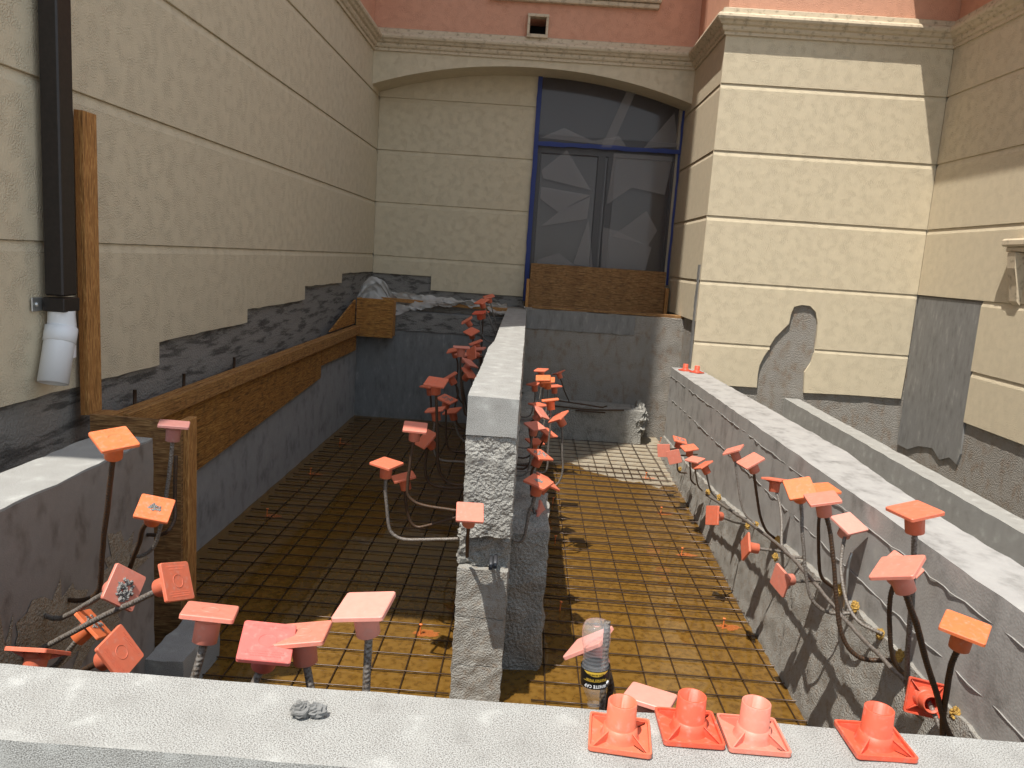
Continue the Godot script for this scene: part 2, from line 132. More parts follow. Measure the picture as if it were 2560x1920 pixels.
	["bent ribbed rebar carrying the fourteenth cap from the front right of the middle wall","rebars on the right of the middle wall",6.5,[0.132,-0.934,-6.502,0.140,-1.013,-6.508,0.128,-1.184,-6.504,0.105,-1.293,-6.504,0.053,-1.330,-6.504,-0.015,-1.330,-6.504]],
	["bent ribbed rebar carrying the sixteenth cap from the front right of the middle wall","rebars on the right of the middle wall",6.6,[0.086,-1.072,-6.603,0.097,-1.151,-6.610,0.085,-1.238,-6.605,0.069,-1.307,-6.605,0.032,-1.330,-6.605,-0.015,-1.330,-6.605]],
	["bent ribbed rebar carrying the fifteenth cap from the front right of the middle wall","rebars on the right of the middle wall",6.5,[0.251,-1.060,-6.500,0.257,-1.140,-6.499,0.240,-1.234,-6.500,0.199,-1.306,-6.500,0.106,-1.330,-6.500,-0.015,-1.330,-6.500]],
	["bent ribbed rebar carrying the seventeenth cap from the front right of the middle wall","rebars on the right of the middle wall",7.9,[0.332,-1.099,-7.616,0.402,-1.281,-7.863,0.472,-1.430,-8.100]],
	["bent ribbed rebar carrying the sixth cap from the front right of the middle wall","rebars on the right of the middle wall",4.7,[0.165,-0.862,-4.705,0.165,-0.900,-4.701,0.173,-0.989,-4.701,0.170,-1.091,-4.701,0.172,-1.170,-4.701,0.174,-1.245,-4.701,0.158,-1.283,-4.701,0.091,-1.286,-4.701,-0.015,-1.286,-4.701]],
	["bent ribbed rebar carrying the fifth cap from the front right of the middle wall","rebars on the right of the middle wall",4.7,[0.234,-0.947,-4.656,0.248,-1.041,-4.658,0.257,-1.153,-4.658,0.266,-1.222,-4.658,0.262,-1.295,-4.658,0.237,-1.345,-4.658,0.186,-1.365,-4.658,0.076,-1.375,-4.658,0.020,-1.375,-4.658]],
	["bent ribbed rebar carrying the eleventh cap from the front right of the middle wall","rebars on the right of the middle wall",5.2,[0.101,-0.989,-5.200,0.098,-1.069,-5.201,0.094,-1.205,-5.201,0.077,-1.299,-5.201,0.037,-1.330,-5.201,-0.015,-1.330,-5.201]],
	["bent ribbed rebar carrying the eighth cap from the front right of the middle wall","rebars on the right of the middle wall",4.9,[0.099,-0.976,-4.906,0.049,-1.037,-4.918,0.076,-1.198,-4.910,0.061,-1.297,-4.910,0.028,-1.330,-4.910,-0.015,-1.330,-4.910]],
	["bent ribbed rebar carrying the seventh cap from the front right of the middle wall","rebars on the right of the middle wall",4.8,[0.076,-1.037,-4.746,0.065,-1.114,-4.765,0.068,-1.224,-4.753,0.055,-1.304,-4.753,0.024,-1.330,-4.753,-0.015,-1.330,-4.753]],
	["bent ribbed rebar carrying the ninth cap from the front right of the middle wall","rebars on the right of the middle wall",5.0,[0.161,-1.126,-4.997,0.130,-1.199,-5.009,0.141,-1.259,-5.002,0.116,-1.312,-5.002,0.059,-1.330,-5.002,-0.015,-1.330,-5.002]],
	["bent ribbed rebar carrying the tenth cap from the front right of the middle wall","rebars on the right of the middle wall",5.1,[0.090,-1.229,-5.143,0.081,-1.307,-5.153,0.082,-1.318,-5.147,0.066,-1.348,-5.147,0.031,-1.358,-5.147,-0.015,-1.358,-5.147]],
	["bent ribbed rebar carrying the fourth cap from the front right of the middle wall","rebars on the right of the middle wall",3.8,[0.090,-0.979,-3.804,0.065,-1.055,-3.812,0.076,-1.201,-3.807,0.062,-1.298,-3.807,0.028,-1.330,-3.807,-0.015,-1.330,-3.807]],
	["bent ribbed rebar carrying the second cap from the front right of the middle wall","rebars on the right of the middle wall",3.6,[0.124,-1.054,-3.600,0.078,-1.119,-3.598,0.102,-1.229,-3.599,0.089,-1.305,-3.599,0.059,-1.330,-3.599,0.020,-1.330,-3.599]],
	["bent ribbed rebar carrying the third cap from the front right of the middle wall","rebars on the right of the middle wall",3.6,[0.096,-1.209,-3.640,0.022,-1.229,-3.662,0.066,-1.285,-3.648,0.059,-1.319,-3.648,0.042,-1.330,-3.648,0.020,-1.330,-3.648]],
	["bent ribbed rebar carrying the first cap from the front right of the middle wall","rebars on the right of the middle wall",3.3,[0.085,-0.977,-3.305,0.071,-1.048,-3.310,0.060,-1.075,-3.310,0.048,-1.179,-3.310,0.033,-1.222,-3.310,0.000,-1.222,-3.310]],
	["bent ribbed rebar carrying the twenty-first cap from the front along the right pit wall","rebars along the right pit wall",6.3,[1.174,-1.436,-6.212,1.300,-1.450,-6.350,1.400,-1.460,-6.450]],
	["bent ribbed rebar carrying the nineteenth cap from the front along the right pit wall","rebars along the right pit wall",6.0,[1.192,-1.398,-5.872,1.290,-1.420,-6.000,1.400,-1.430,-6.100]],
	["bent ribbed rebar carrying the twentieth cap from the front along the right pit wall","rebars along the right pit wall",6.0,[1.198,-1.305,-5.874,1.208,-1.400,-5.925,1.229,-1.503,-5.995,1.257,-1.566,-6.039,1.330,-1.585,-6.089]],
	["bent ribbed rebar carrying the eighteenth cap from the front along the right pit wall","rebars along the right pit wall",5.6,[1.196,-1.268,-5.466,1.224,-1.366,-5.537,1.252,-1.450,-5.617,1.282,-1.536,-5.696,1.330,-1.582,-5.752]],
	["bent ribbed rebar carrying the seventeenth cap from the front along the right pit wall","rebars along the right pit wall",5.4,[1.200,-1.304,-5.269,1.227,-1.389,-5.329,1.253,-1.452,-5.395,1.285,-1.513,-5.459,1.330,-1.559,-5.518]],
	["bent ribbed rebar carrying the sixteenth cap from the front along the right pit wall","rebars along the right pit wall",5.1,[1.215,-1.273,-5.020,1.239,-1.344,-5.033,1.257,-1.392,-5.051,1.283,-1.440,-5.070,1.330,-1.482,-5.092]],
	["bent ribbed rebar carrying the fifteenth cap from the front along the right pit wall","rebars along the right pit wall",4.3,[1.200,-0.999,-4.312,1.208,-1.073,-4.299,1.223,-1.143,-4.285,1.245,-1.248,-4.264,1.273,-1.316,-4.249,1.330,-1.361,-4.234]],
	["bent ribbed rebar carrying the twelfth cap from the front along the right pit wall","rebars along the right pit wall",3.8,[1.112,-0.901,-3.677,1.142,-0.990,-3.710,1.179,-1.093,-3.756,1.218,-1.189,-3.799,1.268,-1.270,-3.836,1.330,-1.319,-3.867]],
	["bent ribbed rebar carrying the thirteenth cap from the front along the right pit wall","rebars along the right pit wall",3.6,[1.247,-1.006,-3.744,1.266,-1.076,-3.701,1.269,-1.142,-3.649,1.260,-1.213,-3.593,1.259,-1.255,-3.558,1.282,-1.277,-3.528,1.330,-1.267,-3.485]],
	["bent ribbed rebar carrying the seventh cap from the front along the right pit wall","rebars along the right pit wall",2.9,[1.082,-0.819,-2.948,1.104,-0.905,-2.957,1.108,-0.943,-2.954,1.128,-1.056,-2.945,1.146,-1.155,-2.938,1.170,-1.225,-2.932,1.210,-1.265,-2.928,1.261,-1.280,-2.924,1.330,-1.269,-2.918]],
	["bent ribbed rebar carrying the ninth cap from the front along the right pit wall","rebars along the right pit wall",3.1,[1.188,-0.836,-3.003,1.200,-0.949,-3.029,1.218,-1.029,-3.052,1.246,-1.147,-3.084,1.273,-1.208,-3.101,1.330,-1.252,-3.119]],
	["bent ribbed rebar carrying the sixth cap from the front along the right pit wall","rebars along the right pit wall",2.6,[1.040,-0.761,-2.601,1.069,-0.835,-2.599,1.094,-0.946,-2.589,1.112,-1.046,-2.581,1.135,-1.163,-2.571,1.172,-1.240,-2.564,1.228,-1.277,-2.559,1.330,-1.270,-2.550]],
	["bent ribbed rebar carrying the eighth cap from the front along the right pit wall","rebars along the right pit wall",2.8,[1.276,-0.946,-2.949,1.252,-1.046,-2.901,1.242,-1.113,-2.843,1.248,-1.180,-2.778,1.276,-1.220,-2.724,1.330,-1.227,-2.659]],
	["bent ribbed rebar carrying the fourteenth cap from the front along the right pit wall","rebars along the right pit wall",4.3,[1.091,-1.305,-4.143,1.174,-1.348,-4.227,1.252,-1.394,-4.326,1.330,-1.429,-4.419]],
	["bent ribbed rebar carrying the eleventh cap from the front along the right pit wall","rebars along the right pit wall",3.6,[1.145,-1.294,-3.646,1.223,-1.300,-3.649,1.258,-1.303,-3.651,1.330,-1.312,-3.654]],
	["bent ribbed rebar carrying the tenth cap from the front along the right pit wall","rebars along the right pit wall",3.2,[1.164,-1.265,-3.197,1.233,-1.276,-3.221,1.272,-1.277,-3.236,1.330,-1.280,-3.258]],
	["bent ribbed rebar carrying the third cap from the front along the right pit wall","rebars along the right pit wall",2.2,[1.073,-0.626,-2.064,1.097,-0.718,-2.091,1.134,-0.843,-2.139,1.163,-0.954,-2.180,1.214,-1.151,-2.249,1.266,-1.288,-2.294,1.330,-1.346,-2.320]],
	["bent ribbed rebar carrying the first cap from the front along the right pit wall","rebars along the right pit wall",1.9,[0.924,-0.689,-1.796,0.966,-0.763,-1.822,0.997,-0.808,-1.848,1.070,-0.929,-1.914,1.149,-1.057,-1.980,1.255,-1.229,-2.064,1.330,-1.310,-2.107]],
	["bent ribbed rebar carrying the fifth cap from the front along the right pit wall","rebars along the right pit wall",2.4,[1.208,-0.897,-2.380,1.211,-1.000,-2.406,1.248,-1.160,-2.433,1.276,-1.224,-2.445,1.330,-1.282,-2.457]],
	["bent ribbed rebar carrying the second cap from the front along the right pit wall","rebars along the right pit wall",2.0,[1.135,-0.861,-1.876,1.144,-0.947,-1.915,1.176,-1.050,-1.972,1.225,-1.194,-2.048,1.263,-1.269,-2.085,1.330,-1.321,-2.123]],
	["bent ribbed rebar carrying the fourth cap from the front along the right pit wall","rebars along the right pit wall",2.1,[1.236,-1.190,-2.152,1.259,-1.248,-2.103,1.283,-1.291,-2.089,1.330,-1.299,-2.074]],
	["bent rebar under the pink cap behind the water bottle","rebars behind the front wall by the bottle",1.6,[0.210,-0.909,-1.742,0.252,-0.975,-1.724,0.225,-1.084,-1.715,0.225,-1.214,-1.635,0.225,-1.234,-1.310]],
	["rebar under the pink cap right of the water bottle","rebars behind the front wall by the bottle",1.5,[0.322,-0.966,-1.615,0.315,-1.045,-1.604,0.319,-1.146,-1.591,0.319,-1.276,-1.511,0.319,-1.296,-1.310]],
]
var foam_data := [Vector3(1.310,-1.401,-4.301),Vector3(1.340,-1.375,-4.251),Vector3(1.330,-1.317,-3.846),Vector3(1.290,-1.363,-3.731),Vector3(1.320,-1.224,-3.032),Vector3(1.330,-1.237,-2.900),Vector3(1.330,-1.236,-2.677),Vector3(1.330,-1.236,-2.522),Vector3(1.340,-1.240,-2.184),Vector3(1.360,-1.662,-6.501),Vector3(1.340,-1.533,-5.391),Vector3(1.340,-1.479,-5.094)]
var nail_data := [Vector3(1.131,-1.860,-6.824),Vector3(1.105,-1.860,-5.825),Vector3(1.104,-1.860,-4.962),Vector3(1.135,-1.860,-3.939),Vector3(0.279,-1.860,-5.866),Vector3(0.275,-1.860,-5.016),Vector3(0.273,-1.860,-3.996),Vector3(-0.428,-1.860,-3.615),Vector3(-1.695,-1.860,-5.130),Vector3(-1.714,-1.860,-7.254),Vector3(-1.697,-1.860,-6.192),Vector3(1.500,-1.860,-8.328)]
var loose_data := [1.270,-1.479,-5.142,1.250,-1.323,-4.161,1.230,-1.227,-3.477,1.220,-1.209,-3.109,1.220,-1.211,-2.696,1.220,-1.194,-2.260]
var bare_data := [-1.294,-0.820,-2.860,-1.297,-0.906,-2.860,-1.299,-0.997,-2.860,-1.287,-1.063,-2.830,-1.303,-1.102,-2.800,-1.440,-1.170,-2.930]
var silver_data := [1.310,-1.036,-2.947,1.300,-1.085,-2.940,1.300,-1.183,-2.928,1.320,-1.278,-2.969]

var nz := FastNoiseLite.new()
var mt := {}
var tx := {}
var used := {}

# ---------- helpers ----------
func lin(r: float, g: float, b: float, a := 1.0) -> Color:
	var c := Color(r, g, b).linear_to_srgb()
	c.a = a
	return c

func ntex(key: String, sd: int, freq: float, oct: int, stops: Array, size := 512, kind := 0, gain := 0.5) -> NoiseTexture2D:
	if tx.has(key):
		return tx[key]
	var n := FastNoiseLite.new()
	n.seed = sd
	n.frequency = freq
	n.noise_type = kind as FastNoiseLite.NoiseType
	n.fractal_octaves = oct
	n.fractal_gain = gain
	if kind == 2:
		n.cellular_return_type = FastNoiseLite.RETURN_DISTANCE
	var t := NoiseTexture2D.new()
	t.width = size
	t.height = size
	t.seamless = true
	t.seamless_blend_skirt = 0.2
	t.noise = n
	var g := Gradient.new()
	var off := PackedFloat32Array()
	var cols := PackedColorArray()
	for s in stops:
		off.append(s[0])
		cols.append(s[1])
	g.offsets = off
	g.colors = cols
	t.color_ramp = g
	tx[key] = t
	return t

# stucco relief: trowelled smooth areas and rough areas in one tile
func stucco_height(size: int) -> ImageTexture:
	var a := FastNoiseLite.new()
	a.seed = 11
	a.frequency = 0.11
	a.fractal_octaves = 3
	var b := FastNoiseLite.new()
	b.seed = 77
	b.frequency = 0.010
	b.fractal_octaves = 4
	var A := a.get_seamless_image(size, size).get_data()
	var B := b.get_seamless_image(size, size).get_data()
	for i in A.size():
		var k := smoothstep(0.30, 0.72, B[i] / 255.0)
		var h := smoothstep(0.35, 0.62, A[i] / 255.0)
		A[i] = int(clampf(0.5 + (h - 0.5) * (0.25 + 0.75 * k), 0.0, 1.0) * 255.0)
	return ImageTexture.create_from_image(Image.create_from_data(size, size, false, Image.FORMAT_L8, A))

func mat(key: String, col: Color, rough: float, o := {}) -> StandardMaterial3D:
	if mt.has(key):
		return mt[key]
	var m := StandardMaterial3D.new()
	m.resource_name = key
	m.albedo_color = col
	m.roughness = rough
	m.metallic = o.get("metal", 0.0)
	m.metallic_specular = o.get("spec", 0.5)
	var s: Variant = o.get("s", 1.0)
	m.uv1_triplanar = true
	m.uv1_world_triplanar = o.get("world", true)
	m.uv1_scale = s if s is Vector3 else Vector3.ONE * float(s)
	m.uv1_triplanar_sharpness = 8.0
	if o.has("alb"):
		m.albedo_texture = o.alb
	if o.has("bump"):
		m.heightmap_enabled = true
		m.heightmap_texture = o.bump
		m.heightmap_scale = o.get("bs", 0.2)
	if o.has("det"):
		m.detail_enabled = true
		m.detail_albedo = o.det
		m.detail_uv_layer = BaseMaterial3D.DETAIL_UV_2
		m.detail_blend_mode = o.get("dmode", BaseMaterial3D.BLEND_MODE_MIX)
		m.uv2_triplanar = true
		m.uv2_world_triplanar = true
		m.uv2_triplanar_sharpness = 8.0
		var ds: Variant = o.get("ds", 0.3)
		m.uv2_scale = ds if ds is Vector3 else Vector3.ONE * float(ds)
		m.uv2_offset = o.get("doff", Vector3.ZERO)
	if col.a < 1.0:
		m.transparency = BaseMaterial3D.TRANSPARENCY_ALPHA
	m.cull_mode = BaseMaterial3D.CULL_DISABLED
	mt[key] = m
	return m

func st() -> SurfaceTool:
	var s := SurfaceTool.new()
	s.begin(Mesh.PRIMITIVE_TRIANGLES)
	return s

func numbered(n: String) -> String:
	if not used.has(n):
		used[n] = 0
		return n
	used[n] += 1
	return "%s_%03d" % [n, used[n]]

func mesh_of(s: SurfaceTool) -> ArrayMesh:
	s.generate_normals()
	return s.commit()

func inst(m: Mesh, called: String, material: Material, parent: Node = null) -> MeshInstance3D:
	var o := MeshInstance3D.new()
	o.mesh = m
	o.material_override = material
	if parent == null or parent == self:
		o.name = numbered(called)
		add_child(o)
	else:
		o.name = called
		parent.add_child(o, true)
	return o

func build(s: SurfaceTool, called: String, material: Material, parent: Node = null) -> MeshInstance3D:
	return inst(mesh_of(s), called, material, parent)

func tag(o: Node, label: String, category := "", group := "", kind := "") -> Node:
	o.set_meta("label", label)
	if category != "":
		o.set_meta("category", category)
	if group != "":
		o.set_meta("group", group)
	if kind != "":
		o.set_meta("kind", kind)
	return o

func thing(called: String, label: String, category: String, at := Vector3.ZERO, group := "") -> Node3D:
	var o := Node3D.new()
	o.name = numbered(called)
	add_child(o)
	o.position = at
	tag(o, label, category, group)
	return o

func tri(s: SurfaceTool, a: Vector3, b: Vector3, c: Vector3) -> void:
	s.add_vertex(a); s.add_vertex(b); s.add_vertex(c)

func quad(s: SurfaceTool, a: Vector3, b: Vector3, c: Vector3, d: Vector3) -> void:
	tri(s, a, b, c)
	tri(s, a, c, d)

func jit(p: Vector3, amp: float, f: float) -> Vector3:
	if amp == 0.0:
		return p
	var q := p * f
	return p + Vector3(nz.get_noise_3d(q.x, q.y, q.z), nz.get_noise_3d(q.x + 31.0, q.y, q.z + 9.0), nz.get_noise_3d(q.x, q.y + 57.0, q.z + 3.0)) * amp

# a flat patch with noise; sg = smoothing group
func patch(s: SurfaceTool, o: Vector3, u: Vector3, v: Vector3, seg: float, amp: float, f: float, sg: int) -> void:
	s.set_smooth_group(sg)
	var nu: int = clampi(int(ceil(u.length() / seg)), 1, 120)
	var nv: int = clampi(int(ceil(v.length() / seg)), 1, 120)
	var rows := []
	for j in nv + 1:
		var row := []
		for i in nu + 1:
			row.append(jit(o + u * (float(i) / nu) + v * (float(j) / nv), amp, f))
		rows.append(row)
	for j in nv:
		for i in nu:
			quad(s, rows[j][i], rows[j + 1][i], rows[j + 1][i + 1], rows[j][i + 1])

func nbox(s: SurfaceTool, lo: Vector3, hi: Vector3, seg := 10.0, amp := 0.0, f := 8.0) -> void:
	var d := hi - lo
	var X := Vector3(d.x, 0, 0)
	var Y := Vector3(0, d.y, 0)
	var Z := Vector3(0, 0, d.z)
	patch(s, lo + Z, X, Y, seg, amp, f, 1)
	patch(s, lo + X, -X, Y, seg, amp, f, 2)
	patch(s, lo, Z, Y, seg, amp, f, 3)
	patch(s, lo + X + Z, -Z, Y, seg, amp, f, 4)
	patch(s, lo + Y + Z, X, -Z, seg, amp, f, 5)
	patch(s, lo, X, Z, seg, amp, f, 6)

# box with chamfered edges, in any orientation
func cbox(s: SurfaceTool, c: Vector3, size: Vector3, b := 0.003, basis := Basis()) -> void:
	s.set_smooth_group(-1)
	var h := size * 0.5
	b = minf(b, minf(h.x, minf(h.y, h.z)) * 0.9)
	for ax in 3:
		for sg in [-1.0, 1.0]:
			var n := Vector3.ZERO; n[ax] = sg
			var e1 := Vector3.ZERO; e1[(ax + 1) % 3] = 1.0
			var e2 := Vector3.ZERO; e2[(ax + 2) % 3] = 1.0
			var h1: float = h[(ax + 1) % 3] - b
			var h2: float = h[(ax + 2) % 3] - b
			var m: Vector3 = n * h[ax]
			var a0 := c + basis * (m - e1 * h1 - e2 * h2)
			var a1 := c + basis * (m + e1 * h1 - e2 * h2)
			var a2 := c + basis * (m + e1 * h1 + e2 * h2)
			var a3 := c + basis * (m - e1 * h1 + e2 * h2)
			if sg > 0: quad(s, a0, a3, a2, a1)
			else: quad(s, a0, a1, a2, a3)
			for k in 2:
				for s2 in [-1.0, 1.0]:
					if k == 0 and ax == 2 or k == 1 and ax == 1: pass
					var f1: Vector3 = e1 if k == 0 else e2
					var f2: Vector3 = e2 if k == 0 else e1
					var g1: float = h1 if k == 0 else h2
					var g2: float = h2 if k == 0 else h1
					var axo: int = (ax + 1) % 3 if k == 0 else (ax + 2) % 3
					if axo < ax: continue
					var p0: Vector3 = m + f1 * g1 * s2
					var p1: Vector3 = n * (h[ax] - b) + f1 * (g1 + b) * s2
					quad(s, c + basis * (p0 - f2 * g2), c + basis * (p0 + f2 * g2), c + basis * (p1 + f2 * g2), c + basis * (p1 - f2 * g2))
	for sx in [-1.0, 1.0]:
		for sy in [-1.0, 1.0]:
			for sz in [-1.0, 1.0]:
				tri(s, c + basis * Vector3(sx * h.x, sy * (h.y - b), sz * (h.z - b)), c + basis * Vector3(sx * (h.x - b), sy * h.y, sz * (h.z - b)), c + basis * Vector3(sx * (h.x - b), sy * (h.y - b), sz * h.z))

# wall given by stations [z, x_left, x_right, y_top] along depth
func swall(s: SurfaceTool, S: Array, ybot: float, seg: float, amp: float, f: float, batter := 0.0) -> void:
	var R := []
	for k in S.size() - 1:
		var n: int = maxi(1, int(ceil(absf(S[k + 1][0] - S[k][0]) / seg)))
		for i in n:
			var t := float(i) / n
			var r := []
			for c in 4: r.append(lerpf(S[k][c], S[k + 1][c], t))
			R.append(r)
	R.append(S[-1])
	for k in R.size() - 1:
		var a: Array = R[k]
		var b: Array = R[k + 1]
		var tl0 := Vector3(a[1], a[3], a[0])
		var tr0 := Vector3(a[2], a[3], a[0])
		var tl1 := Vector3(b[1], b[3], b[0])
		var tr1 := Vector3(b[2], b[3], b[0])
		s.set_smooth_group(5)
		var nx := maxi(1, int(ceil((a[2] - a[1]) / seg)))
		for i in nx:
			var t0 := float(i) / nx
			var t1 := float(i + 1) / nx
			quad(s, jit(tl0.lerp(tr0, t0), amp, f), jit(tl1.lerp(tr1, t0), amp, f), jit(tl1.lerp(tr1, t1), amp, f), jit(tl0.lerp(tr0, t1), amp, f))
		var ny := maxi(1, int(ceil((a[3] - ybot) / seg)))
		for j in ny:
			var d0 := float(j) / ny
			var d1 := float(j + 1) / ny
			for side in 2:
				var p0 := tl0 if side == 0 else tr0
				var p1 := tl1 if side == 0 else tr1
				s.set_smooth_group(3 + side)
				var bt := batter if side == 0 else 0.0
				var q0 := Vector3(p0.x - bt, ybot, p0.z)
				var q1 := Vector3(p1.x - bt, ybot, p1.z)
				var A := jit(p0.lerp(q0, d0), amp, f)
				var B := jit(p1.lerp(q1, d0), amp, f)
				var C := jit(p1.lerp(q1, d1), amp, f)
				var D := jit(p0.lerp(q0, d1), amp, f)
				if side == 0: quad(s, A, D, C, B)
				else: quad(s, A, B, C, D)
	for k in [0, R.size() - 1]:
		var a: Array = R[k]
		patch(s, Vector3(a[1], ybot, a[0]), Vector3(a[2] - a[1], 0, 0), Vector3(0, a[3] - ybot, 0), seg, amp, f, 1 if k == 0 else 2)

# flat polygon (x along e, y up) on a plane, thickness t behind it
func panel(s: SurfaceTool, pts: PackedVector2Array, o: Vector3, e: Vector3, n: Vector3, t: float) -> void:
	s.set_smooth_group(-1)
	var ix := Geometry2D.triangulate_polygon(pts)
	var P := func(p: Vector2, d: float) -> Vector3: return o + e * p.x + Vector3.UP * p.y - n * d
	for k in range(0, ix.size(), 3):
		tri(s, P.call(pts[ix[k]], 0.0), P.call(pts[ix[k + 1]], 0.0), P.call(pts[ix[k + 2]], 0.0))
	for k in pts.size():
		var a := pts[k]
		var b := pts[(k + 1) % pts.size()]
		quad(s, P.call(a, 0.0), P.call(b, 0.0), P.call(b, t), P.call(a, t))

# one stucco course: flat face, sloped weathering at its top; o = face plane origin, e along wall, n outwards
func course(s: SurfaceTool, o: Vector3, e: Vector3, n: Vector3, x0: float, x1: float, y0: float, y1: float, t := 0.03, slope := true) -> void:
	s.set_smooth_group(-1)
	var prof := [Vector2(y0, t), Vector2(y0 + 0.003, 0.0), Vector2(y1 - 0.048, 0.0), Vector2(y1, 0.014), Vector2(y1, t)]
	if not slope:
		prof = [Vector2(y0, t), Vector2(y0 + 0.003, 0.0), Vector2(y1, 0.0), Vector2(y1, t)]
	var P := func(x: float, q: Vector2) -> Vector3: return o + e * x + Vector3.UP * q.x - n * q.y
	for k in prof.size() - 1:
		quad(s, P.call(x0, prof[k]), P.call(x0, prof[k + 1]), P.call(x1, prof[k + 1]), P.call(x1, prof[k]))
	for x in [x0, x1]:
		for k in range(1, prof.size() - 1):
			tri(s, P.call(x, prof[0]), P.call(x, prof[k]), P.call(x, prof[k + 1]))

# sweep a profile (list of Vector2: out, up) along a path of points in plan (closed = false); normals given per vertex by mitre
func moulding(s: SurfaceTool, path: Array, prof: Array, y: float) -> void:
	s.set_smooth_group(-1)
	var N := []
	for i in path.size():
		var n := Vector3.ZERO
		var d0 := Vector3.ZERO
		var d1 := Vector3.ZERO
		if i > 0: d0 = (path[i] - path[i - 1]).normalized()
		if i < path.size() - 1: d1 = (path[i + 1] - path[i]).normalized()
		if i == 0: d0 = d1
		if i == path.size() - 1: d1 = d0
		var n0 := Vector3(-d0.z, 0, d0.x)
		var n1 := Vector3(-d1.z, 0, d1.x)
		n = (n0 + n1).normalized()
		n = n / maxf(0.2, n.dot(n0))
		N.append(n)
	for i in path.size() - 1:
		for k in prof.size() - 1:
			var a: Vector3 = path[i] + N[i] * prof[k].x + Vector3.UP * (y + prof[k].y)
			var b: Vector3 = path[i + 1] + N[i + 1] * prof[k].x + Vector3.UP * (y + prof[k].y)
			var c: Vector3 = path[i + 1] + N[i + 1] * prof[k + 1].x + Vector3.UP * (y + prof[k + 1].y)
			var d: Vector3 = path[i] + N[i] * prof[k + 1].x + Vector3.UP * (y + prof[k + 1].y)
			quad(s, a, d, c, b)

# smooth tube along control points; ribs > 0 gives deformed bar ribs
func tube(s: SurfaceTool, pts: Array, r: float, sides := 8, step := 0.012, ribs := 0.0, wob := 0.0) -> void:
	var c := Curve3D.new()
	c.bake_interval = step
	for i in pts.size():
		var a: Vector3 = pts[maxi(0, i - 1)]
		var b: Vector3 = pts[mini(pts.size() - 1, i + 1)]
		var l0: float = pts[i].distance_to(a)
		var l1: float = pts[i].distance_to(b)
		var d: Vector3 = (b - a).normalized()
		c.add_point(pts[i], -d * l0 * 0.33, d * l1 * 0.33)
	var L := c.get_baked_length()
	var n := maxi(1, int(L / step))
	var prev := []
	var up := Vector3(0.31, 0.2, 0.92).normalized()
	s.set_smooth_group(1)
	var pt: Array = [0.0, 0.0]
	for i in n + 1:
		var t := L * i / n
		var p := c.sample_baked(t, true)
		var p2 := c.sample_baked(minf(t + 0.004, L), true)
		var p1 := c.sample_baked(maxf(t - 0.004, 0), true)
		var d := (p2 - p1).normalized()
		var x := up.cross(d).normalized()
		up = d.cross(x).normalized()
		if wob > 0.0: p = jit(p, wob, 6.0)
		var ring := []
		for k in sides:
			var an := TAU * k / sides
			var rr := r
			if ribs > 0.0:
				var ph := fposmod(t / ribs + 0.18 * sin(an * 2.0), 1.0)
				rr = r * (1.16 if ph < 0.42 else 0.93)
				if k % (sides / 2) == 0: rr = r * 1.14
			ring.append(p + (x * cos(an) + up * sin(an)) * rr)
		if i > 0:
			for k in sides:
				var k2 := (k + 1) % sides
				quad(s, prev[k], ring[k], ring[k2], prev[k2])
		if i == 0 or i == n:
			for k in range(1, sides - 1):
				tri(s, ring[0], ring[k], ring[k + 1])
		prev = ring

func lathe(s: SurfaceTool, prof: Array, sides := 24, o := Vector3.ZERO, basis := Basis(), sg := 1) -> void:
	s.set_smooth_group(sg)
	for i in prof.size() - 1:
		for k in sides:
			var a0 := TAU * k / sides
			var a1 := TAU * (k + 1) / sides
			var p: Vector2 = prof[i]
			var q: Vector2 = prof[i + 1]
			var A := o + basis * Vector3(p.x * cos(a0), p.y, p.x * sin(a0))
			var B := o + basis * Vector3(p.x * cos(a1), p.y, p.x * sin(a1))
			var C := o + basis * Vector3(q.x * cos(a1), q.y, q.x * sin(a1))
			var D := o + basis * Vector3(q.x * cos(a0), q.y, q.x * sin(a0))
			if p.x > 0.00001: tri(s, A, B, C)
			if q.x > 0.00001: tri(s, A, C, D)

# irregular lump
func lump(s: SurfaceTool, c: Vector3, size: Vector3, amp: float, f: float, rings := 10, sides := 14) -> void:
	s.set_smooth_group(-1)
	var P := func(i: int, k: int) -> Vector3:
		var th := PI * i / rings
		var ph := TAU * (k % sides) / sides
		var d := Vector3(sin(th) * cos(ph), cos(th), sin(th) * sin(ph))
		var q := c * 7.3 + d * f
		var rr := 1.0 + amp * nz.get_noise_3d(q.x, q.y, q.z) + amp * 0.5 * nz.get_noise_3d(q.x * 3, q.y * 3, q.z * 3)
		return c + Vector3(d.x * size.x, d.y * size.y, d.z * size.z) * rr
	for i in rings:
		for k in sides:
			quad(s, P.call(i, k), P.call(i + 1, k), P.call(i + 1, k + 1), P.call(i, k + 1))

func flat_pts(d: Array) -> Array:
	var r := []
	for i in range(0, d.size(), 3): r.append(Vector3(d[i], d[i + 1], d[i + 2]))
	return r

